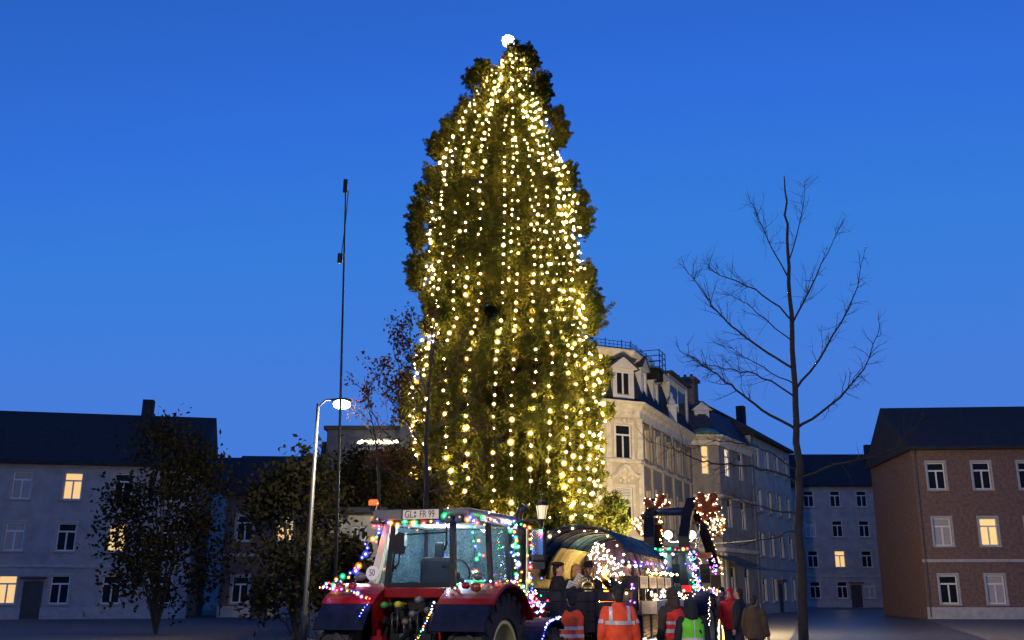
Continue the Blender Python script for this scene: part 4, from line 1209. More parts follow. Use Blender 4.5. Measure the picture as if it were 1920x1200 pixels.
# rear mudguards: red over the top, navy flap hanging behind, inner side plates
for s in (-1, 1):
    x0, x1 = (0.47, 1.24) if s > 0 else (-1.24, -0.47)
    b = MB(); arc_fender(b, 0, ZW, 0.905, R(46), R(150), x0, x1, 0.04, 16)
    # rolled outer edge and inner cheek
    xo = x1 if s > 0 else x0
    b.tube([(xo, -0.93 * math.cos(t), ZW + 0.925 * math.sin(t)) for t in np.linspace(R(46), R(150), 18)], 0.03, 6)
    xi = x0 if s > 0 else x1
    poly = [(-0.93 * math.cos(t), ZW + 0.93 * math.sin(t)) for t in np.linspace(R(46), R(150), 14)] + [(0.6, 1.0), (-0.55, 1.0)]
    b.prism(poly, xi, xi + s * 0.03, 'x')
    b.build('mudguard', M_red, tr, False)
    f = MB(); arc_fender(f, 0, ZW, 0.915, R(22), R(45.6), x0 + 0.01, x1 - 0.01, 0.03, 5)
    f.build('mud_flap', M_navy, tr)
    q = MB(); q.lathe([(0.0, -0.1), (0.055, -0.1), (0.06, -0.03), (0.05, 0.0)], 16, (s * 1.0, -0.56, ZW + 0.89), 'y')
    q.build('tail_lamp', mat('tail_lens_amber', (0.18, 0.04, 0.01), 0.15, 0, 0.1, emit=(1, .25, .05), es=0.0), tr, True)
    q = MB(); q.lathe([(0.0, -0.1), (0.042, -0.09), (0.046, -0.03), (0.03, 0.02)], 16, (s * 0.84, -0.52, ZW + 0.91), 'y')
    q.build('tail_lamp', mat('tail_lens_red', (0.22, 0.006, 0.006), 0.15, 0, 0.1, emit=(1, .03, .03), es=0.0), tr, True)
    q = MB(); q.ball((s * 0.88, -0.30, ZW + 1.03), 0.085, 0.06, 0.055, 14, 8)
    q.build('work_lamp', mat('lamp_glass_dull', (0.12, 0.12, 0.12), 0.2, 0.3, 0.1), tr, True)
MB().box(-0.50, 0.50, -0.36, -0.24, 1.60, 1.735, 0.02).build('rear_crossbar', M_red, tr)
b = MB(); b.box(-0.49, 0.49, -0.2, 1.6, 0.85, 1.28); b.box(-0.3, 0.3, -0.45, -0.2, 0.7, 1.15); b.box(-0.28, 0.28, 1.6, 3.3, 0.6, 1.0); b.box(-0.44, 0.44, -0.22, -0.02, 1.282, 1.6)
b.build('chassis', M_black, tr)
# three-point linkage, hoses and couplings
b = MB()
for s in (-1, 1):
    b.beam((s * 0.33, -0.4, 0.75), (s * 0.42, -1.05, 0.62), 0.05, 0.08); b.tube([(s * 0.36, -0.35, 1.3), (s * 0.38, -0.8, 0.68)], 0.025, 6)
    b.beam((s * 0.3, -0.3, 1.25), (s * 0.36, -0.52, 1.32), 0.06, 0.08)
b.tube([(0, -0.4, 1.18), (0.02, -0.75, 1.12), (0.03, -0.82, 1.1)], [0.035, 0.05, 0.03], 8)
b.build('three_point_linkage', M_black, tr)
b = MB()
for i, x in enumerate((-0.32, -0.24, -0.14, -0.05, 0.06, 0.16, 0.26, 0.34)):
    z = 1.42 + 0.06 * math.sin(i * 2.3)
    b.tube([(x, -0.24, z), (x + 0.02, -0.42, z - 0.02), (x + 0.05, -0.46, z - 0.2), (x - 0.02, -0.36, z - 0.38)], 0.014, 5)
b.build('hydraulic_hose', mat('hose_black', (0.03, 0.03, 0.035), 0.35), tr, True)
for nm, c, x, z in (('yellow', (0.42, 0.42, 0.03), -0.20, 1.52), ('green', (0.05, 0.22, 0.05), -0.41, 1.51), ('steel', (0.15, 0.15, 0.15), 0.10, 1.58), ('grey', (0.10, 0.09, 0.08), 0.24, 1.45), ('silver', (0.12, 0.12, 0.12), 0.02, 1.4), ('pale', (0.12, 0.10, 0.08), -0.08, 1.3), ('dull', (0.08, 0.07, 0.07), 0.33, 1.38)):
    MB().lathe([(0.0, -0.5), (0.038, -0.49), (0.045, -0.44), (0.03, -0.36), (0.025, -0.24)], 10, (x, 0, z), 'y').build('coupling', mat('coupling_' + nm, c, 0.35, 0.2 if 's' in nm else 0), tr, True)
b = MB(); b.prism([(-0.62, 0.55), (-0.2, 0.55), (-0.33, 1.12), (-0.49, 1.12)], -0.62, -0.5); b.tube([(-0.41, -0.56, 1.12), (-0.41, -0.56, 1.2)], 0.035, 8)
b.build('hitch_bracket', M_red, tr)
# cab: sill, posts, panes
def cabz(t): return 1.735 + t * (2.60 - 1.735)
posts = {'rl': ((-0.50, -0.22, 1.735), (-0.44, -0.18, 2.60)), 'rr': ((0.50, -0.22, 1.735), (0.45, -0.18, 2.60)), 'mr': ((0.86, 0.22, 1.735), (0.80, 0.22, 2.60)), 'ar': ((0.72, 1.35, 1.5), (0.66, 1.25, 2.60)), 'al': ((-0.72, 1.35, 1.5), (-0.66, 1.25, 2.60))}
for k, (a, c) in posts.items():
    MB().beam(a, c, 0.075 if k[0] == 'r' else 0.06, 0.07, (0, 1, 0)).build('cab_post', M_black, tr)
MB().beam((-0.84, -0.02, 1.74), (-0.63, 0.0, 2.60), 0.10, 0.10, (0, 1, 0)).build('cab_post', mat('pale_post', (0.62, 0.56, 0.36), 0.5, 0, 0.1), tr)
b = MB(); b.box(-0.86, 0.86, 0.12, 1.4, 1.28, 1.5, 0.02); b.box(-0.47, 0.47, -0.255, -0.17, 1.737, 1.80); b.box(0.5, 0.9, 0.24, 1.3, 1.5, 1.62)
b.build('cab_sill', M_black, tr)
def pane(parent, pts, m=M_cabgl): 
    return MB().slab(pts, (Vector(pts[1]) - Vector(pts[0])).cross(Vector(pts[2]) - Vector(pts[0])), 0.006).build('pane', m, parent)
pane(tr, [(-0.46, -0.21, 1.80), (0.46, -0.21, 1.80), (0.42, -0.17, 2.585), (-0.41, -0.17, 2.585)])
pane(tr, [(0.54, -0.2, 1.75), (0.83, 0.19, 1.75), (0.77, 0.19, 2.585), (0.48, -0.16, 2.585)])
pane(tr, [(0.865, 0.27, 1.64), (0.735, 1.3, 1.64), (0.675, 1.2, 2.585), (0.805, 0.27, 2.585)])
pane(tr, [(-0.79, -0.02, 1.77), (-0.54, -0.2, 1.77), (-0.48, -0.16, 2.585), (-0.585, 0.0, 2.585)])
pane(tr, [(-0.80, 0.06, 1.64), (-0.735, 1.3, 1.64), (-0.675, 1.2, 2.585), (-0.63, 0.06, 2.585)], M_mist)
pane(tr, [(-0.68, 1.35, 1.55), (0.68, 1.35, 1.55), (0.62, 1.24, 2.585), (-0.62, 1.24, 2.585)], M_mist)
b = MB()   # rear window hinge frame and stays
b.tube([(-0.40, -0.25, 2.52), (-0.41, -0.26, 2.3), (-0.36, -0.27, 2.24)], 0.014, 6); b.tube([(-0.37, -0.27, 2.2), (-0.39, -0.27, 2.12), (-0.40, -0.26, 1.95)], 0.014, 6)
b.tube([(-0.29, -0.28, 2.18), (-0.31, -0.28, 2.05), (-0.37, -0.27, 2.0), (-0.40, -0.265, 2.01)], 0.012, 6)
b.tube([(0.39, -0.25, 2.54), (0.40, -0.26, 2.3), (0.37, -0.26, 2.22)], 0.014, 6); b.box(0.35, 0.40, -0.27, -0.23, 1.99, 2.04)
b.box(-0.41, -0.35, -0.275, -0.235, 1.98, 2.03)
b.build('window_stay', M_black, tr, True)
b = MB(); b.prism([(-0.36, 2.18), (-0.24, 2.18), (-0.2, 2.28), (-0.2, 2.46), (-0.29, 2.47), (-0.36, 2.42), (-0.39, 2.28)], -0.34, -0.26); b.tube([(-0.21, -0.27, 2.44), (0.38, -0.25, 2.46)], 0.011, 5)
b.build('rear_wiper', M_black, tr)
b = MB(); b.box(-0.66, 0.74, -0.1, 1.2, 2.605, 2.66, 0.02); b.box(-0.70, 0.78, -0.36, 1.42, 2.662, 2.78, 0.05)
b.box(-0.66, 0.30, -0.44, -0.362, 2.63, 2.765, 0.02)
b.build('roof', M_grey, tr)
MB().box(-0.20, 0.43, -0.455, -0.442, 2.615, 2.775, 0.005).build('plate_holder', M_black, tr)
pb = MB().box(-0.17, 0.37, -0.47, -0.457, 2.63, 2.755, 0.004).build('number_plate', mat('plate_white', (0.72, 0.66, 0.52), 0.45, 0, 0.05), tr)
M_ink = mat('plate_ink', (0.01, 0.01, 0.01), 0.5)
text_mesh('lettering', 'GL', 0.135, M_ink, pb, (-0.075, -0.471, 2.692), (PI / 2, 0, 0), 0.001, sx=0.80)
text_mesh('lettering', 'FR 99', 0.135, M_ink, pb, (0.198, -0.471, 2.692), (PI / 2, 0, 0), 0.001, sx=0.72)
for z in (2.718, 2.668): MB().lathe([(0.018, -0.4725), (0.018, -0.4705)], 14, (0.018, 0, z), 'y').build('seal', mat('plate_seal', (0.10, 0.14, 0.11), 0.5), pb)
for x, sc in ((-0.60, 1), (0.66, 1), (0.50, 0.9)):
    w = MB(); w.box(x - 0.075, x + 0.075, -0.45, -0.37, 2.6 - 0.02, 2.6 + 0.07, 0.02); w.tube([(x, -0.38, 2.66), (x, -0.3, 2.70)], 0.015, 5)
    o = w.build('work_lamp', M_black, tr)
    MB().lathe([(0.0, -0.462), (0.045, -0.46), (0.06, -0.452)], 14, (x, 0, 2.625), 'y').build('lens', mat('lamp_glass_dull', (0.12, 0.12, 0.12), 0.2), o, True)
b = MB(); b.tube([(-0.70, -0.12, 2.7), (-0.82, -0.14, 2.72), (-0.82, -0.14, 2.84)], 0.018, 6); b.lathe([(0.04, 2.8), (0.05, 2.86)], 12, (-0.82, -0.14, 0)); b.build('beacon_stem', M_black, tr)
MB().lathe([(0.062, 2.862), (0.07, 2.87), (0.072, 2.925), (0.055, 2.945), (0.0, 2.95)], 16, (-0.82, -0.14, 0)).build('beacon', mat('beacon_orange', (0.55, 0.14, 0.02), 0.2, 0, 0.1, emit=(1.0, 0.22, 0.03), es=0.22), tr, True)
o = MB().lathe([(0.0, -0.30), (0.095, -0.30), (0.095, -0.287), (0.0, -0.287)], 24, (-0.70, 0, 1.93), 'y').build('speed_sign', M_white, tr)
text_mesh('lettering', '50', 0.125, M_ink, o, (-0.70, -0.302, 1.932), (PI / 2, 0, 0), 0.001, sx=0.72)
# inside the cab
b = MB(); b.box(-0.05 - 0.24, 0.25, 0.30, 0.44, 1.62, 2.16, 0.06); b.box(-0.29, 0.25, 0.42, 0.9, 1.55, 1.70, 0.05); b.box(-0.08, 0.06, 0.34, 0.42, 2.12, 2.36, 0.03)
b.box(-0.46, -0.33, 0.25, 0.8, 1.55, 1.82, 0.03); b.box(0.30, 0.44, 0.3, 0.9, 1.55, 1.86, 0.03)
b.build('seat', mat('seat_cloth', (0.006, 0.0065, 0.0065), 0.9, 0, 0.3, 12), tr)
b = MB(); b.tube([(0, 1.18, 1.5), (0, 1.0, 1.95)], 0.03, 6)
n = 20; ring = [(0.19 * math.cos(2 * PI * k / n), 1.0 - 0.08 * math.sin(2 * PI * k / n), 1.97 + 0.17 * math.sin(2 * PI * k / n)) for k in range(n + 1)]
b.tube(ring, 0.016, 5); b.box(-0.35, 0.35, 1.1, 1.3, 1.5, 1.88, 0.05); b.build('steering_wheel', M_black, tr)
MB().box(-0.6, 0.66, 0.0, 1.18, 2.592, 2.602).build('headliner', mat('headliner', (0.35, 0.37, 0.4), 0.8), tr)
MB().box(-0.15, 0.2, 0.1, 0.25, 2.57, 2.588, 0.005).build('interior_lamp', emitter('interior_lamp', (0.8, 0.9, 1.0), 9.0), tr)
point('lamp_light', tr, (0.02, 0.55, 2.5), 20.0, (0.78, 0.88, 1.0), 0.06)
o = MB().box(0.42, 0.66, 0.28, 0.5, 1.76, 1.84, 0.03).build('control_panel', mat('panel_lit_green', (0.02, 0.1, 0.06), 0.3, emit=(0.0, 1.0, 0.38), es=0.35), tr)
# bonnet, exhaust, mirrors, front mudguards
b = MB(); b.prism([(-0.40, 1.0), (0.40, 1.0), (0.40, 1.45), (0.28, 1.66), (-0.28, 1.66), (-0.40, 1.45)], 1.42, 3.35); b.build('bonnet', M_red, tr)
b = MB(); b.box(-0.32, 0.32, 3.352, 3.42, 0.95, 1.6, 0.03); b.box(-0.35, 0.35, 3.3, 3.6, 0.55, 0.9, 0.04); b.build('grille', M_black, tr)
b = MB(); b.lathe([(0.12, 1.70), (0.145, 1.76), (0.145, 2.54), (0.12, 2.62), (0.06, 2.64), (0.058, 2.72)], 18, (0.72, 1.62, 0)); b.lathe([(0.05, 0.9), (0.05, 1.7)], 10, (0.72, 1.62, 0))
b.tube([(0.72, 1.62, 2.70), (0.72, 1.62, 2.80), (0.75, 1.61, 2.87), (0.82, 1.60, 2.95)], [0.055, 0.055, 0.06, 0.065], 12)
b.build('exhaust', mat('exhaust_dark', (0.02, 0.02, 0.022), 0.35, 0.5, 0.4, 12, 0.1), tr, True)
MB().box(0.865, 0.885, 1.55, 1.6, 1.3, 2.6).build('handrail', mat('pale_post', (0.6, 0.5, 0.3)), tr)
for s in (-1, 1):
    b = MB(); b.tube([(s * 0.68, 1.22, 2.62), (s * 0.9, 1.2, 2.70), (s * 1.18, 1.18, 2.70), (s * 1.25, 1.18, 2.60)], 0.016, 6)
    b.box(s * 1.20 - 0.115, s * 1.20 + 0.115, 1.17, 1.23, 2.10, 2.58, 0.035)
    b.prism([(s * 1.20 - 0.085, 2.0), (s * 1.20 + 0.09, 2.0), (s * 1.20 + 0.1, 2.095), (s * 1.20 - 0.095, 2.095)], 1.17, 1.22)
    o = b.build('mirror', M_black, tr)
    MB().box(s * 1.20 - 0.095, s * 1.20 + 0.075, 1.162, 1.168, 2.20, 2.56, 0.002).build('mirror_glass', mat('mirror_silver', (0.75, 0.78, 0.8), 0.12, 1.0, 0.05), o)
    b = MB(); arc_fender(b, 2.5, 0.58, 0.68, R(20), R(130), s * 0.80 - 0.2, s * 0.80 + 0.2, 0.03, 12); b.build('front_mudguard', M_navy, tr)
# lights on the near tractor
def tl(label, pts, n, cols=MIX, **k): return fairy(label, [tw(*p) for p in pts], n, cols, frng, parent_loc=tuple(tw(*pts[0])), **k)
tl('coloured bulbs along the rear edge of the tractor roof', [(-0.70, -0.42, 2.60), (-0.3, -0.44, 2.57), (0.1, -0.44, 2.58), (0.45, -0.44, 2.59), (0.78, -0.4, 2.62), (0.86, 0.1, 2.60)], 20, ['green', 'green', 'red', 'amber', 'blue', 'green', 'amber'], big=0.7)
tl('coloured bulbs down the left side of the tractor cab', [(-0.70, -0.35, 2.60), (-0.72, -0.15, 2.52), (-0.92, -0.1, 2.2), (-1.12, -0.1, 1.95), (-1.22, -0.2, 1.82), (-1.24, -0.45, 1.76)], 20, ['amber', 'amber', 'blue', 'green', 'red', 'blue'], big=0.3, jit=0.05)
tl('coloured bulbs behind the left quarter window of the tractor', [(-0.58, -0.10, 2.5), (-0.62, 0.1, 2.2), (-0.70, 0.1, 1.9)], 9, ['red', 'blue', 'amber', 'green'], jit=0.05)
tl('coloured bulbs hanging inside the right side window of the tractor', [(0.66, 0.05, 2.58), (0.66, 0.08, 2.3), (0.68, 0.08, 2.0), (0.70, 0.06, 1.80)], 12, ['green', 'red', 'blue', 'amber', 'green'], jit=0.05, big=0.2)
tl('small lights climbing the front right cab post of the tractor', [(0.76, 1.22, 2.62), (0.8, 1.26, 2.3), (0.82, 1.30, 2.0), (0.84, 1.36, 1.72)], 30, ['white', 'green', 'white', 'amber', 'violet', 'blue', 'green'], jit=0.035, big=0.12)
tl('white and blue lights across the front of the tractor roof', [(0.82, 0.15, 2.70), (0.82, 0.7, 2.66), (0.80, 1.35, 2.66), (0.74, 1.45, 2.56)], 16, ['white', 'blue', 'violet', 'green', 'amber'], jit=0.03, big=0.1)
tl('lights along the red right mudguard of the tractor', [(0.52, -0.60, 1.66), (0.7, -0.38, 1.79), (1.22, -0.1, 1.81), (1.26, 0.3, 1.80), (1.26, 0.7, 1.62)], 26, ['red', 'red', 'white', 'amber', 'blue', 'green'], jit=0.02, big=0.05, scale=0.75)
tl('thin light chain down the inner edge of the right mud flap', [(0.45, -0.68, 1.56), (0.40, -0.72, 1.40), (0.33, -0.76, 1.22), (0.22, -0.82, 1.0)], 16, ['green', 'blue', 'white', 'amber', 'white'], jit=0.004, big=0.0, scale=0.62)
tl('thin light chain down the inner edge of the left mud flap', [(-0.52, -0.70, 1.54), (-0.58, -0.78, 1.38), (-0.62, -0.84, 1.24)], 8, ['blue', 'white', 'blue'], jit=0.004, big=0.0, scale=0.62)
tl('lights along the red left mudguard of the tractor', [(-0.50, -0.64, 1.58), (-0.7, -0.68, 1.67), (-1.0, -0.7, 1.72), (-1.26, -0.7, 1.74), (-1.28, -0.3, 1.82)], 20, ['white', 'red', 'violet', 'blue', 'amber'], jit=0.015, big=0.06, scale=0.75)
tl('few coloured bulbs on the tractor exhaust and mirror', [(0.70, 1.5, 2.66), (0.9, 1.45, 2.62), (1.02, 1.3, 2.6), (1.0, 1.3, 2.2), (1.02, 1.35, 1.8)], 14, ['blue', 'red', 'amber', 'green', 'white'], big=0.2)
tl('dense cold white lights on the tractor bonnet side behind the exhaust', [(0.90, 1.75, 1.95), (0.86, 1.8, 1.75), (0.80, 2.0, 1.6), (0.72, 2.3, 1.5), (0.66, 2.6, 1.48), (0.7, 2.9, 1.40)], 60, ['white', 'white', 'blue', 'blue', 'violet', 'green', 'red'], jit=0.06, big=0.08, scale=0.8)
tl('cold white lights edging the front right mudguard of the tractor', [(1.02, 1.9, 1.0), (1.02, 1.98, 1.15), (1.02, 2.15, 1.24), (1.02, 2.4, 1.29), (1.02, 2.7, 1.28)], 26, ['white', 'blue', 'blue', 'blue'], jit=0.015, big=0.05, scale=0.62)

# ------------------------------------------------------------------ hooped wagon
WO = (0.68, 17.5); WYAW = R(-15); WL = 4.5; WH = 1.0
WM_ = Matrix.Translation((WO[0], WO[1], 0)) @ Matrix.Rotation(WYAW, 4, 'Z')
WI = WM_.inverted()
def ww_(x, y, z): return WM_ @ Vector((x, y, z))
wg = thing('wagon', 'hooped farm wagon with blue tarpaulin roof, open at the back, filled with musicians', 'wagon', (WO[0], WO[1], 0), WYAW)
M_plank = mat('dark_plank', (0.05, 0.032, 0.022), 0.7, 0, 0.4, 5, 0.3, stretch=(6, 6, 1))
M_pine = mat('pine_board', (0.42, 0.24, 0.09), 0.6, 0, 0.3, 4, 0.2, stretch=(1, 1, 8))
M_tarp = thin_glass('blue_tarpaulin', (0.10, 0.24, 0.36), 0.10, 0.2, 0.56, (0.035, 0.11, 0.30), 5)
M_foil = thin_glass('clear_foil', (0.75, 0.75, 0.62), 0.10, 0.15, 0.30, (0.42, 0.40, 0.32), 6)
M_drape = mat('grey_drape', (0.06, 0.07, 0.055), 0.8, 0, 0.35, 2.5, 0.3, stretch=(1, 3, 1))
M_purple = mat('purple_drape', (0.055, 0.036, 0.19), 0.8, 0, 0.3, 2.5, 0.3, stretch=(1, 3, 1))
b = MB(); b.box(-0.98, 0.98, 0.03, WL, 0.74, 0.82); b.box(-0.45, -0.3, 0.1, WL - 0.1, 0.6, 0.74); b.box(0.3, 0.45, 0.1, WL - 0.1, 0.6, 0.74)
b.box(-0.06, 0.06, WL, WL + 1.4, 0.5, 0.62); b.build('chassis', M_black, wg)
for x in (-0.82, 0.82):
    for y in (1.0, 3.5): wheel(wg, x, y, 0.44, 0.44, 0.24, 0.24, 1 if x > 0 else -1, M_grey, 14)
plank_me = MB().box(-0.97, 0.97, -0.02, 0.02, 0, 0.165, 0.008).mesh('plank', M_plank)
for i in range(4): inst('plank', plank_me, wg, (0, -0.02, 1.0 + i * 0.172), None)
ends = MB(); ends.box(-0.97, 0.97, -0.045, 0.045, 1.70, 1.735); ends.box(-1.03, -0.972, -0.05, 0.05, 0.95, 1.74); ends.box(0.972, 1.03, -0.05, 0.05, 0.95, 1.74); ends.box(-0.3, -0.24, -0.06, -0.042, 0.98, 1.7); ends.box(0.3, 0.36, -0.06, -0.042, 0.98, 1.7)
ends.build('tailgate_frame', M_black, wg)
side_me = MB().box(-0.02, 0.02, 0.06, WL - 0.02, 0, 0.165, 0.008).mesh('plank', M_plank)
for s in (-1, 1):
    for i in range(3): inst('plank', side_me, wg, (s * 1.0, 0, 1.0 + i * 0.172 if s < 0 else 0.62 - 0.0 + i * 0.0 + 0.4 + i * 0.172), None)
# crossed lattice panel on the tailgate
b = MB()
for i in range(7):
    b.beam((0.42 + i * 0.06, -0.075, 1.0), (0.42 + i * 0.06, -0.075, 1.38), 0.012, 0.012); b.beam((0.40, -0.065, 1.02 + i * 0.055), (0.82, -0.065, 1.02 + i * 0.055), 0.012, 0.012)
b.build('wire_crate', mat('crate_brown', (0.12, 0.05, 0.04), 0.6), wg)
def arch(t, r=1.0, lift=0.0):
    c, s = math.cos(t), math.sin(t)
    return (math.copysign(abs(c) ** 0.85, c) * WH * r, 1.70 + (1.10 + lift) * abs(s) ** 0.9 * (r if r < 1 else 1))
hoop_pts = [arch(PI * k / 24) for k in range(25)]
hoop_me = MB().tube([(1.0 * WH, 0, 1.45)] + [(x, 0, z) for x, z in hoop_pts] + [(-1.0 * WH, 0, 1.45)], 0.015, 6).mesh('hoop', M_black, True)
NH = 7
for i in range(NH): inst('hoop', hoop_me, wg, (0, 0.03 + (WL - 0.06) * i / (NH - 1), 0))
def cover(name, t0, t1, y0, y1, m, off=0.025, ny=24, nt=16, sag=0.014):
    b = MB(); vs = []; 
    for j in range(ny + 1):
        y = y0 + (y1 - y0) * j / ny
        for i in range(nt + 1):
            t = t0 + (t1 - t0) * i / nt
            x, z = arch(t); n = Vector((math.cos(t), 0, math.sin(t)))
            d = off - sag * abs(math.sin(PI * (NH - 1) * j / ny)) + 0.012 * math.sin(i * 1.7 + j * 2.1)
            vs.append((x + n.x * d, y, z + n.z * d))
    fs = [(j * (nt + 1) + i, j * (nt + 1) + i + 1, (j + 1) * (nt + 1) + i + 1, (j + 1) * (nt + 1) + i) for j in range(ny) for i in range(nt)]
    b.add(vs, fs)
    o = b.build(name, m, wg, True)
    sd = o.modifiers.new('thick', 'SOLIDIFY'); sd.thickness = 0.008
    return o
cover('tarpaulin', R(34), R(146), -0.06, WL + 0.05, M_tarp)
cover('side_foil', R(2), R(33), 1.2, WL, M_foil, 0.02)
cover('side_drape', R(146.5), R(179), 0.05, WL, M_drape, -0.03, sag=-0.04)
b = MB(); n = 26
vs = []
for i in range(n + 1):
    x = -0.98 + 1.96 * i / n
    tt = math.acos(max(-1, min(1, math.copysign(abs(x / WH) ** (1 / 0.85), x))))
    for z in (1.15, max(1.2, arch(tt)[1] - 0.03)): vs.append((x, WL - 0.12 + 0.04 * math.sin(i * 1.9), z))
b.add(vs, [(2 * i, 2 * i + 2, 2 * i + 3, 2 * i + 1) for i in range(n)])
o = b.build('end_drape', M_purple, wg, True); sd = o.modifiers.new('thick', 'SOLIDIFY'); sd.thickness = 0.01
# hanging purple curtain inside on the left
b = MB(); vs = []
for i in range(25):
    y = 1.0 + 2.6 * i / 24
    for j in range(6):
        t = R(128 + j * 8); x, z = arch(t, 0.93); vs.append((x + 0.05 + 0.05 * math.sin(i * 1.3) * (j / 5), y, z - 0.04))
b.add(vs, [(i * 6 + j, i * 6 + j + 1, (i + 1) * 6 + j + 1, (i + 1) * 6 + j) for i in range(24) for j in range(5)])
o = b.build('curtain', mat('olive_drape', (0.055, 0.06, 0.045), 0.85, 0, 0.5, 2.2, 0.4, stretch=(1, 4, 0.5)), wg, True); sd = o.modifiers.new('thick', 'SOLIDIFY'); sd.thickness = 0.006
# shelf and pine panels on the right side
b = MB(); b.box(1.03, 1.30, 0.5, WL - 0.05, 1.30, 1.33); b.box(1.27, 1.30, 0.5, WL - 0.05, 1.332, 1.52); b.box(1.03, 1.27, 0.5, 0.53, 1.332, 1.52); b.box(1.03, 1.30, 2.2, 2.23, 1.335, 1.53)
b.build('side_shelf', mat('shelf_white', (0.55, 0.48, 0.36), 0.6, 0, 0.25, 4, 0.1), wg)
board_me = MB().box(-0.012, 0.012, 0, 0.78, 0, 0.058, 0.004).mesh('board', M_pine)
for k in range(4):
    for i in range(6): inst('board', board_me, wg, (1.06, 0.35 + k * 1.05, 0.88 + i * 0.064))
b = MB(); b.box(1.03, 1.10, 0.02, WL, 1.272, 1.295); b.box(1.03, 1.10, 0.02, WL, 0.84, 0.868)
for k in range(5): b.box(1.03, 1.095, 0.12 + k * 1.05, 0.24 + k * 1.05, 0.87, 1.27)
b.build('panel_frame', M_black, wg)
for i in range(NH): MB().box(1.005, 1.06, 0.0 + (WL - 0.06) * i / (NH - 1), 0.07 + (WL - 0.06) * i / (NH - 1), 1.36, 1.95).build('stake', M_black, wg)
hz_ = tag(MB().tube([ww_(1.12, 0.25, 0.90), ww_(1.12, 0.3, 0.82), ww_(1.13, 1.0, 0.83), ww_(1.13, 1.4, 0.815), ww_(1.13, WL, 0.83)], 0.016, 6).build('light_hose', emitter('light_hose_white', (1.0, 0.88, 0.62), 9.0), None, True), 'white glowing light hose below the pine panels of the wagon side', 'light hose')
# paper sheets hung along the side
M_paper = mat('paper_sheet', (0.72, 0.66, 0.50), 0.8, 0, 0.12, 7)
M_print = mat('paper_print', (0.30, 0.26, 0.18), 0.9, 0, 0.2, 30)
def sheet_sign(label, y0, y1, z0, z1, m=M_paper, emit=None):
    me = MB().box(-0.004, 0.004, y0, y1, z0, z1).build('paper_sign', m, None, loc=(WO[0], WO[1], 0), rot=(0, 0, WYAW))
    me.location = ww_(1.075, 0, 0)
    tag(me, label, 'paper sign', 'paper sheets hung along the wagon side')
    b = MB()
    for i in range(5): b.box(0.005, 0.007, y0 + 0.08, y1 - 0.08 - 0.1 * (i % 2), z1 - 0.04 - i * 0.025, z1 - 0.03 - i * 0.025)
    b.build('print', M_print, me)
for i, lab in enumerate(('cream paper sheet on the wagon side, nearest the tailgate', 'cream paper sheet on the wagon side, second from the tailgate', 'cream paper sheet on the wagon side, third from the tailgate', 'cream paper sheet on the wagon side, farthest from the tailgate')):
    y = 0.10 + i * 0.76 * 1.4
    sheet_sign(lab, y + 0.05, y + 0.88, 1.74, 1.95)
M_papw = mat('paper_white', (0.7, 0.74, 0.8), 0.8, 0, 0.1, 7)
sheet_sign('small bluish white sheet below the cream ones on the wagon side, nearer the tailgate', 2.5, 3.2, 1.58, 1.70, M_papw)
sheet_sign('small bluish white sheet below the cream ones on the wagon side, farther forward', 3.4, 4.2, 1.58, 1.70, M_papw)
# curtain of lights inside
E_cur = emitter('curtain_light', (1.0, 0.62, 0.17), 210.0)
cur_me = MB().ball((0, 0, 0), 0.009, n=6, m=4).mesh('bulb', E_cur, True)
crng = np.random.default_rng(4)
cu = thing('light_curtain', 'dense cascade of warm lights glowing inside the hooped wagon', 'light curtain', ww_(-0.10, 2.9, 2.74), WYAW)
b = MB(); cnt = 0
for i in range(17):
    x = -0.38 + 0.86 * i / 16
    z0 = -0.02 - 0.55 * (abs(x + 0.16) / 0.6) ** 1.1; z1 = -1.15 + crng.uniform(-0.15, 0.15)
    b.tube([(x * 0.8, 0, z0), (x, 0.05, (z0 + z1) / 2), (x, 0, z1)], 0.004, 3, False)
    nbul = int((z0 - z1) / 0.10)
    for k in range(nbul):
        if cnt > 270: break
        cnt += 1
        t = (k + crng.uniform(0, 1)) / nbul
        inst('bulb', cur_me, cu, (x * (0.8 + 0.2 * t) + crng.normal() * 0.02, crng.normal() * 0.06, z0 + (z1 - z0) * t), None, crng.uniform(0.6, 1.5))
b.build('wire', M_wire, cu)
fairy('warm bulbs under the rear edge of the wagon roof', [ww_(x * 0.95, -0.02, z - 0.05) for x, z in [arch(R(a)) for a in range(165, 14, -10)]], 12, ['warm'], frng, parent_loc=tuple(ww_(-0.9, -0.02, 1.9)), scale=1.0)
fairy('cold white and violet lights under the right eave of the wagon', [ww_(0.86, y, 2.18) for y in (0.1, 1.0, 2.0, 3.0, 4.4)], 34, ['white', 'blue', 'violet', 'white'], frng, parent_loc=tuple(ww_(0.86, 0.1, 2.18)), scale=1.0, jit=0.04)
fairy('warm small lights strung between the paper sheets and the shelf', [ww_(1.26, 0.05, 1.66), ww_(1.28, 0.8, 1.58), ww_(1.28, 1.6, 1.66), ww_(1.28, 2.4, 1.58), ww_(1.28, 3.2, 1.66), ww_(1.28, 4.4, 1.6)], 44, ['warm', 'warm', 'white'], frng, parent_loc=tuple(ww_(1.1, 0.05, 1.66)), scale=0.8, jit=0.05)
fairy('warm lights strung above the paper sheets along the wagon eave', [ww_(1.18, y, 2.03 - 0.03 * (i % 2)) for i, y in enumerate((0.1, 0.7, 1.4, 2.1, 2.8, 3.5, 4.3))], 26, ['warm'], frng, parent_loc=tuple(ww_(1.18, 0.1, 2.03)), scale=0.7, jit=0.02)
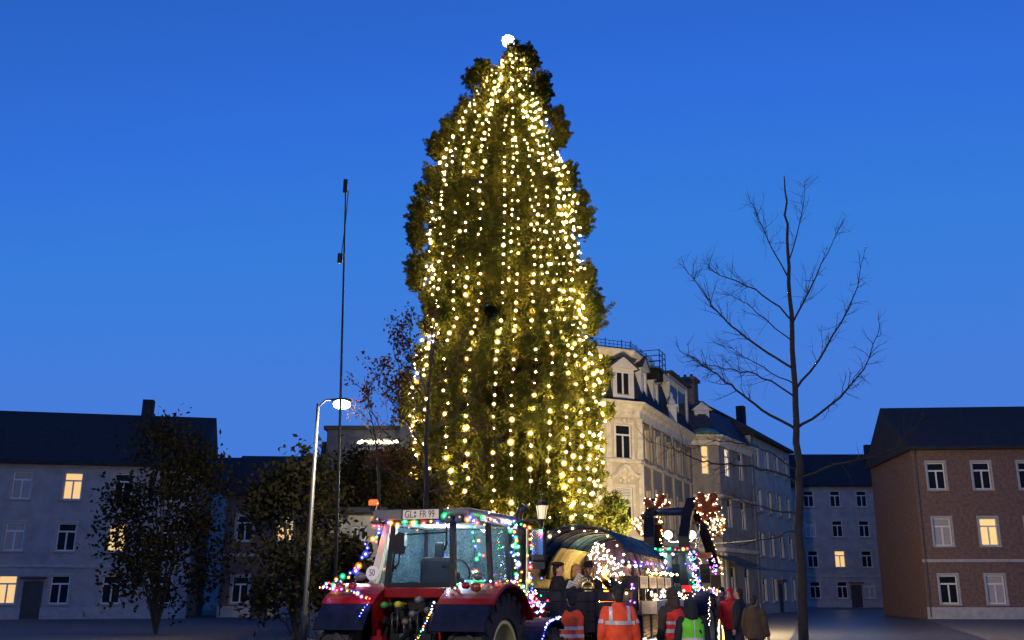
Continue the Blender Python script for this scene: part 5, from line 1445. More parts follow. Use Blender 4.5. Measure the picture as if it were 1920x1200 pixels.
fairy('sparse lights hanging on the wagon corner post', [ww_(0.98, -0.09, 1.78), ww_(0.9, -0.1, 1.6), ww_(1.0, -0.1, 1.4), ww_(0.92, -0.1, 1.2)], 14, ['warm', 'white', 'violet'], frng, parent_loc=tuple(ww_(0.98, -0.09, 1.78)), scale=0.7, jit=0.06)

# ------------------------------------------------------------------ far tractor with raised loader
A2 = R(18); O2 = (3.06, 24.63)
M2 = Matrix.Translation((O2[0], O2[1], 0)) @ Matrix.Rotation(-A2, 4, 'Z')
def t2(x, y, z): return M2 @ Vector((x, y, z))
M_teal = mat('teal_paint', (0.015, 0.10, 0.085), 0.3, 0, 0.2, 5, 0.05, coat=0.5)
ft = thing('tractor', 'teal tractor with raised black loader frame, in front of the hooped wagon', 'tractor', (O2[0], O2[1], 0), -A2)
for s in (-1, 1):
    wheel(ft, s * 0.95, 0, 0.8, 0.8, 0.42, 0.44, s, M_rim)
    wheel(ft, s * 0.85, 2.35, 0.52, 0.52, 0.3, 0.3, s, M_rim, 18)
    b = MB(); x0, x1 = (0.6, 1.18) if s > 0 else (-1.18, -0.6)
    arc_fender(b, 0, 0.8, 0.88, R(25), R(150), x0, x1, 0.04, 16); b.prism([(-0.88 * math.cos(t), 0.8 + 0.88 * math.sin(t)) for t in np.linspace(R(25), R(150), 12)], x0 if s > 0 else x1 - 0.03, (x0 + 0.03) if s > 0 else x1, 'x')
    b.build('mudguard', M_navy, ft)
b = MB(); b.box(-0.4, 0.4, -0.3, 3.0, 0.6, 1.2); b.box(-0.72, 0.72, 0.0, 1.2, 1.2, 1.6); b.build('chassis', M_black, ft)
b = MB(); b.prism([(-0.42, 1.2), (0.42, 1.2), (0.42, 1.6), (0.3, 1.8), (-0.3, 1.8), (-0.42, 1.6)], 1.21, 3.1); b.build('bonnet', M_teal, ft)
for (a, c) in (((-0.74, -0.2, 1.62), (-0.66, -0.1, 2.58)), ((0.74, -0.2, 1.62), (0.66, -0.1, 2.58)), ((0.74, 1.15, 1.6), (0.64, 1.05, 2.58)), ((-0.74, 1.15, 1.6), (-0.64, 1.05, 2.58)), ((0.2, -0.21, 1.62), (0.2, -0.12, 2.58))):
    MB().beam(a, c, 0.12, 0.10, (0, 1, 0)).build('cab_post', M_teal, ft)
pane(ft, [(-0.68, -0.19, 1.66), (0.15, -0.19, 1.66), (0.15, -0.1, 2.56), (-0.61, -0.1, 2.56)])
pane(ft, [(0.26, -0.19, 1.66), (0.68, -0.19, 1.66), (0.61, -0.1, 2.56), (0.26, -0.1, 2.56)])
pane(ft, [(0.745, -0.1, 1.66), (0.735, 1.1, 1.66), (0.645, 1.0, 2.56), (0.665, -0.05, 2.56)])
b = MB(); b.box(-0.74, 0.74, -0.28, 1.2, 2.582, 2.72, 0.05); b.build('roof', M_teal, ft)
MB().box(-0.25, 0.2, 0.2, 0.4, 1.6, 2.2, 0.05).build('seat', M_black, ft)
MB().box(-0.2, 0.2, 0.3, 0.5, 2.56, 2.578).build('interior_lamp', emitter('interior_lamp_far', (1.0, 0.95, 0.8), 8.0), ft)
point('lamp_light', ft, (0.0, 0.4, 2.45), 6.0, (1.0, 0.95, 0.8), 0.06)
for s in (-1, 1):
    q = MB().box(s * 0.62 - 0.11, s * 0.62 + 0.11, -0.36, -0.28, 1.66, 1.82, 0.02); q.build('tail_lamp', mat('tail_lamp_glow', (0.5, 0.02, 0.02), 0.3, emit=(1.0, 0.02, 0.02), es=0.28), ft)
# loader: two bent arms, each a box section with an oil ram, joined by a blue tube
for s in (-1, 1):
    x = s * 0.52
    xr = 0.40 if s > 0 else -0.52
    P_ = [(xr, 0.9, 1.9), (xr, 0.95, 3.05), (xr + s * 0.04, 1.25, 3.55), (x, 1.65, 4.0), (x + s * 0.05, 2.2, 3.75), (x + s * 0.14, 2.9, 3.2), (x + s * 0.28, 3.6, 2.35)]
    b = MB()
    for k in range(len(P_) - 1): b.beam(Vector(P_[k]) - (Vector(P_[k + 1]) - Vector(P_[k])).normalized() * 0.05, P_[k + 1], 0.16, 0.26, (1, 0, 0))
    b.box(xr - 0.12, xr + 0.12, 0.78, 1.08, 1.2, 1.98)
    o = b.build('loader_arm', M_black, ft)
    r_ = MB(); r_.tube([(x + s * 0.11, 1.1, 2.3), (x + s * 0.11, 1.7, 3.0)], 0.05, 8); r_.tube([(x + s * 0.11, 1.7, 3.0), (x + s * 0.11, 2.3, 3.62)], 0.028, 8); r_.build('hydraulic_ram', M_chrome, o, True)
    MB().box(x - 0.083, x + 0.083, 1.9, 2.8, 3.45, 3.47).build('arm_plate', mat('loader_rust', (0.20, 0.06, 0.025), 0.6, 0, 0.4, 5), o, rot=None)
MB().tube([(-0.44, 1.45, 3.72), (0.44, 1.45, 3.72)], 0.11, 14).build('loader_crossbar', mat('loader_blue', (0.006, 0.014, 0.06), 0.5, 0, 0.2), ft, True)
b = MB(); b.box(-0.6, 0.6, 3.55, 3.68, 2.05, 2.18); b.box(-0.62, 0.62, 3.69, 3.72, 1.9, 2.42); b.build('tool_carrier', M_black, ft)
MB().box(0.62, 0.98, 1.75, 1.8, 2.52, 2.66).build('marker_board', mat('marker_orange', (0.5, 0.15, 0.03), 0.5, 0, 0.25, 6), ft)
def f2(label, pts, n, cols, **k): return fairy(label, [t2(*p) for p in pts], n, cols, frng, parent_loc=tuple(t2(*pts[0])), **k)
f2('dense coloured lights on the right rear post of the teal tractor cab', [(0.76, -0.28, 2.62), (0.8, -0.3, 2.2), (0.84, -0.32, 1.75)], 70, ['white', 'violet', 'blue', 'violet', 'amber', 'red', 'green', 'white'], jit=0.06, big=0.1, scale=0.75)
f2('violet and white lights down the middle of the teal tractor rear window', [(0.10, -0.26, 2.6), (0.12, -0.28, 2.1), (0.14, -0.3, 1.66)], 34, ['white', 'violet', 'blue', 'green'], jit=0.035, big=0.1)
f2('coloured lights over the right side window of the teal tractor', [(0.72, 0.0, 2.55), (0.74, 0.3, 2.1), (0.76, 0.7, 1.75), (0.8, 0.3, 1.72)], 36, ['white', 'amber', 'red', 'violet', 'green', 'blue'], jit=0.05, big=0.05, scale=0.7)
f2('coloured lights along the right mudguard of the teal tractor', [(0.6, -0.7, 1.5), (0.9, -0.4, 1.72), (1.2, 0.0, 1.72), (1.22, 0.5, 1.62)], 40, ['white', 'violet', 'white', 'amber'], jit=0.04, big=0.1, scale=0.7)
f2('white and green bulbs along the teal tractor roof', [(-0.7, -0.32, 2.66), (0.0, -0.33, 2.68), (0.7, -0.32, 2.66)], 16, ['white', 'green', 'red', 'amber'], jit=0.03, big=0.3)
f2('pink and blue cluster of lights hanging below the loader arm', [(0.98, 2.0, 2.5), (1.0, 2.0, 2.15)], 26, ['white', 'violet', 'blue', 'violet'], jit=0.09, big=0.1, scale=0.75)
f2('warm light chain running down the right loader arm', [(0.68, 2.0, 3.9), (0.76, 2.9, 3.3), (0.92, 3.6, 2.45), (0.93, 3.7, 2.1)], 34, ['warm', 'warm', 'amber'], jit=0.03, big=0.15, scale=0.85)
f2('warm light chain running down the left loader arm', [(-0.42, 2.0, 3.7), (-0.56, 2.9, 3.1), (-0.72, 3.6, 2.3)], 24, ['warm', 'warm', 'amber'], jit=0.04, big=0.15, scale=0.85)
f2('pale light chain along the edge of the far mudguard', [(1.2, -0.55, 1.55), (1.21, -0.8, 1.2), (1.22, -0.85, 0.9)], 14, ['warm', 'white'], jit=0.012, big=0.0, scale=0.5)
E_hose = emitter('light_hose_gold', (1.0, 0.62, 0.16), 3.0)
ringp = [t2(1.03, 2.35 + 0.46 * math.cos(2 * PI * k / 40), 0.52 + 0.44 * math.sin(2 * PI * k / 40)) for k in range(41)]
tag(MB().tube(ringp, 0.017, 6, False).build('light_hose', E_hose, None, True), 'golden glowing light hose ringing the front wheel of the teal tractor', 'light hose')
# reindeer antlers: stuffed orange-brown forks edged with bulbs
M_plush = mat('antler_plush', (0.26, 0.055, 0.014), 0.9, 0, 0.25, 8, 0.3)
FBW = bulb_mesh('bulb', emitter('antler_bulb', (1.0, 0.78, 0.42), 10.0), glow_halo('antler_bulb_halo', (1.0, 0.6, 0.18), 6.0, 0.5), 0.018, 0.032, 7, 5)
def antler(label, lobes, Y, seed):
    rng = np.random.default_rng(seed)
    o = W(lobes[0][0][0], lobes[0][0][1], Y)
    th = thing('reindeer_antler', label, 'antler', o, 0, 'lit reindeer antlers on the raised loader')
    b = MB()
    for pts, r in lobes if isinstance(lobes[0][0], list) else [(l[:-1], l[-1]) for l in lobes]:
        P_ = [W(u, v, Y) - o for u, v in pts]
        b.capsule(P_, [r * (0.9 + 0.25 * i) for i in range(len(P_))], 10)
        L = sum((P_[i + 1] - P_[i]).length for i in range(len(P_) - 1))
        nb_ = max(2, int(L / 0.095))
        for i in range(nb_ + 1):
            p, d = along(P_, min(0.999, i / nb_))
            sd = d.cross(Vector((0, 1, 0))).normalized()
            for s in (-1, 1):
                inst('bulb', FBW, th, p + sd * s * (r * 1.15 + 0.02) + Vector((0, -0.05, 0)) + Vector(rng.normal(size=3)) * 0.012, None, rng.uniform(0.55, 0.85))
        inst('bulb', FBW, th, P_[-1] + (P_[-1] - P_[-2]).normalized() * (r * 1.2), None, 1.2)
    b.build('antler', M_plush, th, True)
    return th
antler('left reindeer antler edged with warm bulbs on the raised loader', [((1232, 960), (1224, 955), (1214, 941), .085), ((1224, 956), (1234, 946), (1240, 934), .085), ((1230, 962), (1218, 964), (1208, 968), .075), ((1244, 952), (1250, 947), .08)], 26.2, 1)
antler('right reindeer antler edged with warm bulbs on the raised loader', [((1322, 972), (1320, 950), (1314, 932), .09), ((1322, 952), (1332, 942), (1337, 932), .09), ((1322, 960), (1336, 954), (1345, 953), .08), ((1318, 962), (1308, 952), (1305, 946), .07), ((1318, 972), (1330, 968), (1336, 966), .075)], 25.9, 2)
def wreath(label, u, v, Y, ru, rv, tilt, n, seed):
    rng = np.random.default_rng(seed)
    o = W(u, v, Y); px = W(u + 1, v, Y).x - o.x
    th = thing('light_wreath', label, 'wreath', o, 0, 'warm lit wreaths at the sides of the loader')
    pts = []
    for k in range(33):
        a = 2 * PI * k / 32; x, z = ru * px * math.cos(a), rv * px * math.sin(a)
        pts.append(Vector((x * math.cos(tilt) - z * math.sin(tilt), 0, x * math.sin(tilt) + z * math.cos(tilt))))
    MB().tube(pts, 0.045, 8, False).build('ring', mat('wreath_straw', (0.35, 0.16, 0.04), 0.9, 0, 0.3, 12), th, True)
    for i in range(n):
        p, d = along(pts, rng.uniform(0, 0.999)); inst('bulb', FBW, th, p + Vector(rng.normal(size=3)) * 0.035 + Vector((0, -0.05, 0)), None, rng.uniform(0.4, 0.9))
    for i in range(n // 2): 
        p, d = along(pts, rng.uniform(0, 0.999)); inst('bulb', FBW, th, p * rng.uniform(0.1, 0.75), None, rng.uniform(0.25, 0.5))
    return th
wreath('oval wreath of warm lights right of the raised loader', 1345, 987, 26.6, 10, 20, -0.55, 36, 3)
wreath('curled wreath of warm lights left of the raised loader', 1199, 987, 26.8, 6, 16, 0.4, 30, 4)

# ------------------------------------------------------------------ people
M_skin = mat('skin', (0.50, 0.27, 0.18), 0.55, 0, 0.1, 8)
def cloth(name, col, bump=0.35): return mat('cloth_' + name, col, 0.85, 0, 0.18, 7, bump, bscale=9)
M_dark = cloth('black', (0.012, 0.012, 0.015)); M_brown = cloth('brown', (0.055, 0.035, 0.02)); M_jean = cloth('blue', (0.02, 0.028, 0.05)); M_greyc = cloth('grey', (0.06, 0.06, 0.065))
M_orange = cloth('hivis_orange', (0.88, 0.085, 0.022)); M_redv = cloth('hivis_red', (0.75, 0.035, 0.02)); M_green = cloth('hivis_green', (0.16, 0.62, 0.03)); M_redc = cloth('red_coat', (0.45, 0.012, 0.012))
M_stripe = mat('reflective_stripe', (0.62, 0.58, 0.55), 0.4, 0.2, 0.08)
M_hair = mat('hair_dark', (0.018, 0.012, 0.008), 0.7, 0, 0.3, 40, 0.4); M_blond = mat('hair_blond', (0.55, 0.33, 0.07), 0.7, 0, 0.3, 40, 0.4)
M_shoe = mat('shoe_black', (0.01, 0.01, 0.01), 0.5)
M_eye = mat('eye_dark', (0.01, 0.008, 0.006), 0.2); M_lip = mat('lip', (0.30, 0.09, 0.08), 0.5)
def remesh(b, vox, name, m, parent, smooth=5, loc=None):
    me = b.mesh(name, m)
    o = bpy.data.objects.new(name, me); COL.objects.link(o)
    md = o.modifiers.new('r', 'REMESH'); md.mode = 'VOXEL'; md.voxel_size = vox
    ms = o.modifiers.new('s', 'SMOOTH'); ms.iterations = smooth; ms.factor = 0.5
    dg = bpy.context.evaluated_depsgraph_get()
    me2 = bpy.data.meshes.new_from_object(o.evaluated_get(dg))
    bpy.data.objects.remove(o); bpy.data.meshes.remove(me)
    me2.name = name
    me2.materials.clear(); me2.materials.append(m)
    me2.polygons.foreach_set('use_smooth', [True] * len(me2.polygons))
    return inst(name, me2, parent, loc)
def folds(o, amp=0.012, fx=7.0, fz=2.6, seed=0.0):
    """push a garment's surface in and out into soft hanging folds"""
    me = o.data
    n = len(me.vertices)
    co = np.empty(n * 3, np.float32); me.vertices.foreach_get('co', co); co = co.reshape(-1, 3)
    nr = np.empty(n * 3, np.float32); me.vertex_normals.foreach_get('vector', nr); nr = nr.reshape(-1, 3)
    X, Y, Z = co[:, 0] * fx * 2.2 + seed, co[:, 1] * fx * 2.2 + seed * 0.7, co[:, 2] * fz * 2.2
    d = np.sin(X + 1.7 * np.sin(Z * 1.3 + seed) + 0.8 * np.sin(Y)) * np.cos(Y * 0.9 + 1.1 * np.sin(Z + X * 0.5)) + 0.5 * np.sin(2.3 * Z + 2.0 * np.sin(X * 0.9) + Y * 1.6) + 0.3 * np.sin(5.1 * Z + 2.7 * X)
    co += nr * (d * amp * 0.6)[:, None]
    me.vertices.foreach_set('co', co.ravel())
    me.update()
def band(src, pred, name, m, parent, off=0.006):
    """strip cut from a garment's own surface and lifted off it"""
    me = src.data
    bm = bmesh.new(); bm.from_mesh(me); bm.normal_update()
    kill = [f for f in bm.faces if not pred(f.calc_center_median(), f.normal)]
    nrm = {v.index: v.normal.copy() for v in bm.verts}
    bmesh.ops.delete(bm, geom=kill, context='FACES')
    for v in bm.verts: v.co += v.normal * off
    n = bpy.data.meshes.new(name); bm.to_mesh(n); bm.free()
    n.materials.clear(); n.materials.append(m)
    if len(n.polygons) == 0: return None
    n.polygons.foreach_set('use_smooth', [True] * len(n.polygons))
    return inst(name, n, parent)
def hand(b, w, d, palm_n, side):
    """palm, four curled fingers of different lengths and a thumb"""
    d = Vector(d).normalized(); nrm = (Vector(palm_n) - d * d.dot(Vector(palm_n))).normalized(); ac = d.cross(nrm).normalized() * side
    b.capsule([w, w + d * 0.035, w + d * 0.075], [0.026, 0.032, 0.03], 8)
    for k, L in enumerate((0.068, 0.078, 0.072, 0.055)):
        q = w + d * 0.085 + ac * (0.028 - k * 0.019)
        b.capsule([q - d * 0.02, q + d * L * 0.4, q + d * L * 0.75 + nrm * L * 0.2, q + d * L * 0.9 + nrm * L * 0.5], [0.0105, 0.0098, 0.009, 0.008], 6)
    q = w + d * 0.03 + ac * 0.026
    b.capsule([q, q + ac * 0.025 + d * 0.025 + nrm * 0.012, q + ac * 0.03 + d * 0.055 + nrm * 0.025], [0.013, 0.0115, 0.0095], 6)
POSES = {
    'down': (((0.262, -0.02, 1.12), (0.275, 0.06, 0.87)), ((0.262, -0.02, 1.12), (0.275, 0.06, 0.87))),
    'pockets': (((0.30, -0.06, 1.14), (0.20, 0.10, 0.96)), ((0.30, -0.06, 1.14), (0.20, 0.10, 0.96))),
    'fold': (((0.26, 0.06, 1.14), (0.06, 0.26, 1.12)), ((0.26, 0.06, 1.14), (0.06, 0.26, 1.08))),
    'raise': (((0.24, 0.14, 1.18), (0.10, 0.33, 1.35)), ((0.27, -0.02, 1.12), (0.27, 0.08, 0.88))),
    'trumpet': (((0.30, 0.16, 1.22), (0.06, 0.36, 1.47)), ((0.30, 0.18, 1.2), (0.05, 0.46, 1.44))),
    'horn': (((0.27, 0.12, 1.13), (0.12, 0.34, 1.18)), ((0.27, 0.10, 1.13), (0.10, 0.36, 1.30))),
}
def person(label, x, y, yaw, h=1.75, coat=M_dark, legs=M_jean, vest=None, stripes=None, head='hair', hairm=None, hatm=None, pose='down', seat=None, vox=0.013, face=False, group=None, stripe_sleeve=False, wide=1.0, lean=0.0, z=0.0, hood=None):
    th = thing('person', label, 'person', (x, y, z), yaw, group)
    s = h / 1.75; th.scale = (s * wide, s, s)
    dz = 0.0 if seat is None else (seat / s - 0.93 + 0.10)
    def T(p): return Vector((p[0], p[1], p[2] + dz))
    B = MB()
    B.loft([(0, 0, z_ + dz, rx, ry) for z_, rx, ry in ((0.84, 0.13, 0.09), (0.92, 0.16, 0.11), (1.0, 0.15, 0.10), (1.12, 0.135, 0.095), (1.28, 0.165, 0.115), (1.38, 0.18, 0.11), (1.44, 0.15, 0.095), (1.49, 0.07, 0.065))])
    B.capsule([T((0, -0.01, 1.45)), T((0, 0.01, 1.56))], [0.058, 0.055], 10)
    B.ball(T((0, 0.015, 1.645)), 0.076, 0.095, 0.113, 14, 10); B.ball(T((0, 0.05, 1.578)), 0.052, 0.058, 0.05, 10, 7)
    B.capsule([T((0, 0.105, 1.65)), T((0, 0.123, 1.618))], [0.009, 0.015], 6)
    B.capsule([T((-0.04, 0.092, 1.668)), T((0.04, 0.092, 1.668))], [0.012, 0.012], 6)
    for sd in (-1, 1): B.ball(T((sd * 0.078, 0.005, 1.635)), 0.014, 0.025, 0.034, 8, 6)
    C = MB(); TR = MB(); SH = MB(); SL = []
    bw = 0.035 if coat is not None else 0
    C.loft([(0, 0, z_ + dz, rx + bw, ry + bw) for z_, rx, ry in ((0.80 if seat is None else 0.86, 0.19, 0.135), (0.95, 0.175, 0.13), (1.12, 0.165, 0.125), (1.28, 0.185, 0.135), (1.38, 0.188, 0.12), (1.435, 0.15, 0.10), (1.475, 0.07, 0.072), (1.525, 0.052, 0.062))], 18)
    for i, sd in enumerate((-1, 1)):
        e, w = POSES[pose][i]
        sh = T((sd * 0.185, 0, 1.395)); e = T((sd * e[0], e[1], e[2])); w = T((sd * w[0], w[1], w[2]))
        B.capsule([sh, e, w], [0.052, 0.042, 0.029], 10)
        d = (w - e).normalized()
        hand(B, w, d, Vector((-sd, 0.2, 0.1)) if pose in ('down', 'pockets') else Vector((-sd * 0.5, 0.2, 0.6)), sd)
        SL.append((sh, e, w))
        C.capsule([sh, sh.lerp(e, 0.5), e, w - d * 0.02], [0.088, 0.08, 0.068, 0.054], 12)
        if seat is None:
            hp, kn, an = Vector((sd * 0.09, 0, 0.88)), Vector((sd * 0.10, 0.015, 0.49)), Vector((sd * 0.105, -0.01, 0.09))
        else:
            zz = 0.92 + dz; hp, kn, an = Vector((sd * 0.09, 0.02, zz - 0.04)), Vector((sd * 0.12, 0.42, zz - 0.02)), Vector((sd * 0.12, 0.40, max(0.09, zz - 0.42)))
        B.capsule([hp, kn, an], [0.085, 0.058, 0.04], 10)
        B.capsule([an + Vector((0, -0.03, -0.04)), an + Vector((sd * 0.015, 0.15, -0.05))], [0.042, 0.034], 8)
        TR.capsule([hp, kn, an + Vector((0, 0, 0.0))], [0.108, 0.082, 0.066], 12)
        SH.capsule([an + Vector((0, -0.03, -0.035)), an + Vector((sd * 0.015, 0.165, -0.045))], [0.055, 0.044], 10)
    TR.loft([(0, 0, z_ + dz, rx, ry) for z_, rx, ry in ((0.80, 0.15, 0.11), (0.90, 0.18, 0.13), (1.0, 0.17, 0.12))])
    body = remesh(B, max(0.0095, vox * 0.75), 'body', M_skin, th, 3)
    ct = remesh(C, vox, 'coat', coat, th, 6)
    folds(ct, 0.014, 8.0, 3.0, x * 3.1 + y)
    if not (seat is not None): remesh(TR, vox * 1.3, 'trousers', legs, th, 4); remesh(SH, vox * 1.2, 'shoes', M_shoe, th, 3)
    else: remesh(TR, vox * 1.3, 'trousers', legs, th, 4); remesh(SH, vox * 1.2, 'shoes', M_shoe, th, 3)
    gar = ct
    if vest is not None:
        VB = MB()
        VB.loft([(0, 0, z_ + dz, rx + 0.052, ry + 0.052) for z_, rx, ry in ((0.84, 0.18, 0.13), (0.95, 0.172, 0.128), (1.12, 0.168, 0.125), (1.28, 0.185, 0.132), (1.36, 0.175, 0.122), (1.425, 0.13, 0.10), (1.46, 0.085, 0.072))], 18)
        gar = remesh(VB, vox, 'vest', vest, th, 5); folds(gar, 0.011, 8.0, 3.0, x + y * 2.0)
    if stripes: band(gar, lambda c, n: stripes(c.x, c.y, c.z - dz, n), 'reflective_stripe', M_stripe, th)
    hm = hairm or M_hair
    if head in ('hair', 'beanie', 'hat', 'beret', 'cap'):
        H_ = MB(); H_.ball(T((0, -0.016, 1.668)), 0.086, 0.098, 0.102, 14, 9); H_.ball(T((0, -0.045, 1.60)), 0.072, 0.062, 0.085, 10, 7)
        remesh(H_, max(vox, 0.012), 'hair', hm, th, 3)
    if head == 'long':
        H_ = MB(); H_.ball(T((0, -0.018, 1.668)), 0.092, 0.102, 0.105, 14, 9); H_.capsule([T((0, -0.05, 1.64)), T((0, -0.07, 1.52)), T((0, -0.08, 1.40))], [0.085, 0.085, 0.05], 10)
        H_.capsule([T((0.075, 0.0, 1.65)), T((0.085, 0.01, 1.5))], [0.03, 0.028], 8); H_.capsule([T((-0.075, 0.0, 1.65)), T((-0.085, 0.01, 1.5))], [0.03, 0.028], 8)
        remesh(H_, max(vox, 0.012), 'hair', hm, th, 3)
    if head == 'beanie':
        MB().lathe([(0.092, 1.655 + dz), (0.104, 1.66 + dz), (0.104, 1.70 + dz), (0.099, 1.702 + dz), (0.092, 1.75 + dz), (0.06, 1.785 + dz), (0.0, 1.795 + dz)], 16, (0, -0.005, 0)).build('beanie', hatm or M_dark, th, True)
    if head == 'beret':
        b2 = MB(); b2.ball(T((0.02, -0.01, 1.745)), 0.125, 0.13, 0.045, 16, 8); b2.lathe([(0.09, 1.70 + dz), (0.095, 1.735 + dz)], 16, (0, 0, 0)); b2.build('beret', hatm or M_dark, th, True)
    if head == 'hat':
        MB().lathe([(0.175, 1.705 + dz), (0.18, 1.712 + dz), (0.098, 1.722 + dz), (0.093, 1.80 + dz), (0.075, 1.825 + dz), (0.0, 1.83 + dz)], 20).build('hat', hatm or M_dark, th, True)
    if head == 'cap':
        b2 = MB(); b2.lathe([(0.092, 1.69 + dz), (0.096, 1.72 + dz), (0.08, 1.77 + dz), (0.0, 1.785 + dz)], 16); b2.box(-0.07, 0.07, 0.07, 0.17, 1.695 + dz, 1.708 + dz, 0.004); b2.build('cap', hatm or M_dark, th, True)
    if head == 'hood':
        b2 = MB(); b2.ball(T((0, -0.02, 1.665)), 0.112, 0.118, 0.128, 14, 10); b2.capsule([T((0, -0.05, 1.62)), T((0, -0.05, 1.47))], [0.105, 0.12], 12)
        b2.ball(T((0, 0.02, 1.5)), 0.115, 0.11, 0.05, 12, 7)
        folds(remesh(b2, vox, 'hood', hood or coat, th, 4), 0.012, 11.0, 6.0, x)
    if face:
        for sd in (-1, 1): MB().ball(T((sd * 0.032, 0.101, 1.652)), 0.011, 0.008, 0.009, 8, 5).build('eye', M_eye, th, True)
        MB().ball(T((0, 0.104, 1.588)), 0.022, 0.008, 0.006, 8, 5).build('mouth', M_lip, th, True)
        b2 = MB()
        for sd in (-1, 1): b2.capsule([T((sd * 0.015, 0.104, 1.676)), T((sd * 0.05, 0.092, 1.678))], [0.005, 0.004], 6)
        b2.build('eyebrows', hm, th, True)
    return th
def at(u, Y): p = W(u, HOR, Y); return p.x
# four helpers in high visibility clothing
def st_jacket(x, y, z, n):
    return (abs(x) < 0.225 and (abs(z - 1.235) < 0.026 or abs(z - 0.935) < 0.026)) or (abs(abs(x) - 0.135) < 0.024 and z > 1.235 and abs(n.z) < 0.9 and z < 1.47) or (abs(x) > 0.25 and abs(z - 1.255 - 0.0) < 0.03)
person('person in a bright orange high visibility jacket with crossed grey stripes, seen from behind', at(1159, 15.4), 15.4, 0.08, 1.74, M_orange, M_dark, None, st_jacket, 'cap', M_hair, M_dark, 'down', vox=0.011, wide=1.02)
person('person in orange vest over dark jacket, standing between tractor front and wagon', at(1071, 16.95), 16.95, 0.35, 1.66, M_dark, M_jean, M_orange, lambda x, y, z, n: abs(z - 1.15) < 0.028 or abs(z - 1.02) < 0.028, 'beanie', M_hair, M_dark, 'fold', vox=0.012)
person('person in red vest over brown hooded jacket, right of the pine panels', at(1259, 16.35), 16.35, 0.5, 1.72, M_brown, M_jean, M_redv, lambda x, y, z, n: abs(z - 1.22) < 0.026 or abs(z - 1.09) < 0.026, 'hood', M_hair, None, 'down', vox=0.012, hood=M_brown, wide=0.92)
person('short person in a lime green vest and black hood, in front of the teal tractor', at(1294, 15.5), 15.5, 0.12, 1.55, M_dark, M_dark, M_green, lambda x, y, z, n: abs(z - 1.10) < 0.03 or (abs(x) < 0.004), 'hood', M_hair, None, 'down', vox=0.012, hood=M_dark)
# band on the wagon
GB = 'musicians sitting on the hooped wagon'
def on_wagon(u, Y): return at(u, Y), Y
def mus(label, u, Y, yaw, **k): x, y = on_wagon(u, Y); return person(label, x, y, yaw, 1.72, seat=0.45, z=0.82, face=True, group=GB, vox=0.013, **k)
mus('musician in black coat and dark beret turned to the right, at the wagon left', 1047, 18.35, -1.9, coat=M_dark, head='beret', pose='horn')
mus('musician with long blond hair seen over the music sheets', 1081, 18.75, -2.6, coat=M_greyc, head='long', hairm=M_blond, pose='horn')
mus('musician in broad black hat in the middle of the wagon', 1104, 19.2, 3.0, coat=M_dark, head='hat', pose='horn')
mus('musician in beret blowing a brass trumpet at the wagon tailgate corner', 1180, 17.95, 1.75, coat=M_dark, head='beret', pose='trumpet')
mus('musician in dark cap and black coat behind the trumpet player', 1205, 19.4, 2.0, coat=M_dark, head='cap', pose='fold')
M_scarf = cloth('orange_scarf', (0.75, 0.16, 0.03))
mus('musician in an orange shawl beside the hanging lights', 1136, 20.7, 2.5, coat=M_scarf, head='beanie', hatm=M_dark, pose='horn')
for (u, Y, lab) in ((1047, 18.35, 'plain bench under the musicians on the left of the wagon'), (1190, 18.6, 'plain bench under the musicians on the right of the wagon')):
    pass
bn = MB()
o = thing('bench', 'long plain bench along the wagon bed under the musicians', 'bench', ww_(0, 0, 0.82), WYAW)
for x0, x1 in ((-0.9, -0.45), (0.45, 0.9)):
    MB().box(x0, x1, 0.35, 2.7, 0.40, 0.44, 0.01).build('seat', M_plank, o)
    for y in (0.5, 2.4): MB().box(x0 + 0.05, x1 - 0.05, y, y + 0.05, 0.0, 0.4).build('leg', M_plank, o)
MB().box(-0.3, 0.35, 0.9, 2.9, 0.40, 0.44, 0.01).build('seat', M_plank, o)
for y in (1.0, 2.6): MB().box(-0.2, 0.25, y, y + 0.05, 0.0, 0.4).build('leg', M_plank, o)
# instruments
def tube_path(u_v, Y): return [W(u, v, y) for (u, v), y in zip(u_v, Y)]
p0, p1 = W(1178, 1076, 18.1), W(1148, 1094, 17.75)
tp_ = thing('trumpet', 'long golden trumpet pointing left, held by the player at the wagon corner', 'trumpet', p0)
d = p1 - p0
b = MB(); b.tube([(0, 0, 0), d * 0.25, d * 0.55, d * 0.8, d * 0.92, d], [0.008, 0.009, 0.011, 0.018, 0.034, 0.062], 12, False); b.build('bell', M_brass, tp_, True)
up = Vector((0, 0, 0.055))
b = MB(); b.tube([d * 0.18 - up * 0.2, d * 0.2 - up, d * 0.55 - up, d * 0.6 - up * 0.5, d * 0.55], 0.009, 8)
for k in (0.32, 0.38, 0.44): b.tube([d * k - up * 1.4, d * k + up * 0.7], 0.011, 8)
b.build('valves', M_brass, tp_, True)
hc = W(1098, 1098, 18.25)
hn = thing('french_horn', 'coiled brass horn with wide bell shining above the tailgate', 'horn', hc)
b = MB(); b.tube([Vector((0.15 * math.cos(a), 0.02 + 0.012 * a / 3, 0.15 * math.sin(a))) for a in np.linspace(0, 4 * PI, 48)], 0.013, 7); b.build('coil', M_brass, hn, True)
b = MB(); b.lathe([(0.015, -0.02), (0.03, -0.10), (0.07, -0.17), (0.15, -0.22), (0.152, -0.222), (0.07, -0.175)], 22, (0.03, 0, -0.03), 'y'); b.build('bell', M_brass, hn, True)
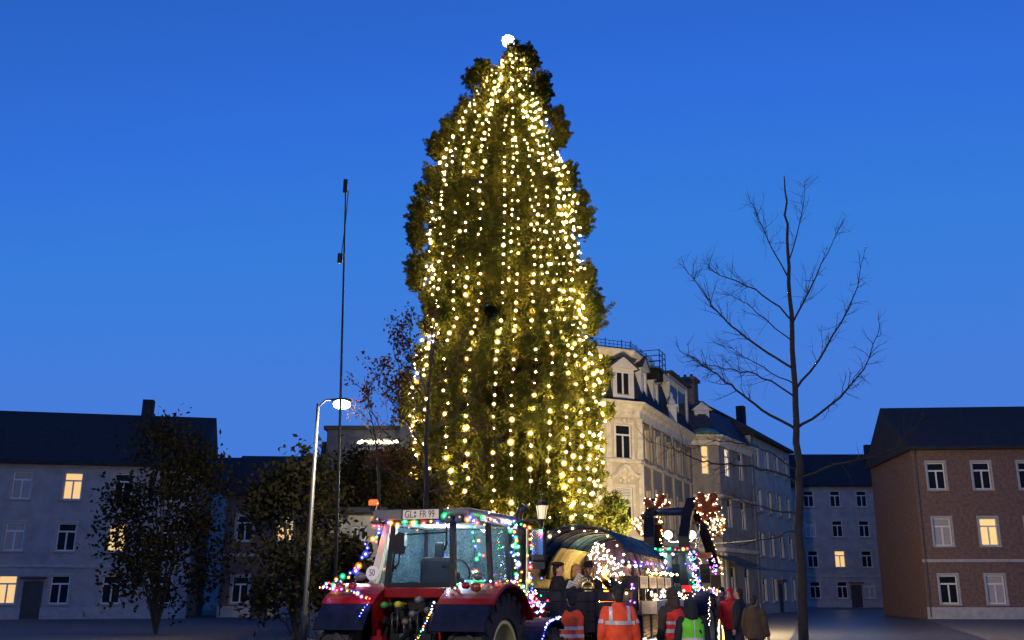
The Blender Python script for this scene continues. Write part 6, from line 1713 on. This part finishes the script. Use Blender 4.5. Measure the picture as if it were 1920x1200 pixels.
def music_sheet(label, u, v, Y, w, h, tilt):
    p = W(u, v, Y)
    o = MB().box(-w / 2, w / 2, -0.003, 0.003, -h / 2, h / 2).build('music_sheet', M_white, None, loc=p, rot=(0.4, tilt, 0.2))
    tag(o, label, 'sheet', 'white music sheets on the wagon')
    b = MB()
    for i in range(5): b.box(-w / 2 + 0.02, w / 2 - 0.02, -0.006, -0.004, h / 2 - 0.05 - i * h * 0.17, h / 2 - 0.035 - i * h * 0.17)
    b.build('print', M_print, o)
music_sheet('white music sheet tilted beside the blond musician', 1086, 1090, 18.5, 0.2, 0.26, 0.5)
music_sheet('white music sheet lower down in front of the black coat', 1072, 1100, 18.2, 0.18, 0.2, 0.3)
# spectators behind, right
GC = 'spectators standing in the square'
def crowd(label, u, Y, yaw, h, **k): return person(label, at(u, Y), Y, yaw, h, vox=0.02, group=GC, **k)
crowd('spectator in red hooded coat right of the pink umbrella', 1368, 24.6, 2.6, 1.72, coat=M_redc, head='hood', face=True, pose='pockets')
crowd('spectator in dark coat under the pink umbrella', 1334, 31.0, 2.9, 1.60, coat=M_dark, face=True, pose='raise')
crowd('spectator in navy jacket just left of the red coat', 1352, 29.5, 2.2, 1.76, coat=M_jean, head='beanie', face=True)
crowd('spectator in black at the right of the red coat', 1384, 23.0, 1.2, 1.74, coat=M_dark, face=True)
crowd('spectator in grey jacket behind the far mudguard', 1322, 32.5, 3.1, 1.68, coat=M_greyc, head='beanie', hatm=M_dark, face=True)
crowd('spectator in brown coat with bare head near the right loader wheel', 1412, 21.0, -0.6, 1.6, coat=M_brown)
def umbrella(label, u, v, Y, r, m, seed):
    p = W(u, v, Y)
    t = thing('umbrella', label, 'umbrella', p, seed * 0.3, 'umbrellas over the spectators')
    b = MB(); n = 8
    vs = [(0, 0, 0)]; fs = []
    for j in range(1, 5):
        a = j / 4 * 1.15
        for k in range(n * 3):
            ph = 2 * PI * k / (n * 3); sc = 1 - 0.05 * (1 - abs(math.cos(n * ph / 2))) * j / 4
            vs.append((r * math.sin(a) / math.sin(1.15) * math.cos(ph) * sc, r * math.sin(a) / math.sin(1.15) * math.sin(ph) * sc, -r * 0.62 * (1 - math.cos(a))))
    N = n * 3
    for k in range(N): fs.append((0, 1 + k, 1 + (k + 1) % N))
    for j in range(3):
        for k in range(N): fs.append((1 + j * N + k, 1 + (j + 1) * N + k, 1 + (j + 1) * N + (k + 1) % N, 1 + j * N + (k + 1) % N))
    o = b.add(vs, fs).build('canopy', m, t, True); sd = o.modifiers.new('thick', 'SOLIDIFY'); sd.thickness = 0.004
    MB().tube([(0, 0, 0.06), (0, 0, -0.62)], 0.008, 6).build('shaft', M_black, t)
umbrella('pink umbrella held above the crowd beside the far mudguard', 1328, 1106, 30.7, 0.52, cloth('pink', (0.62, 0.06, 0.17)), 1)
umbrella('grey blue umbrella just behind the pink umbrella', 1340, 1104, 33.2, 0.5, cloth('slate', (0.10, 0.13, 0.2)), 2)
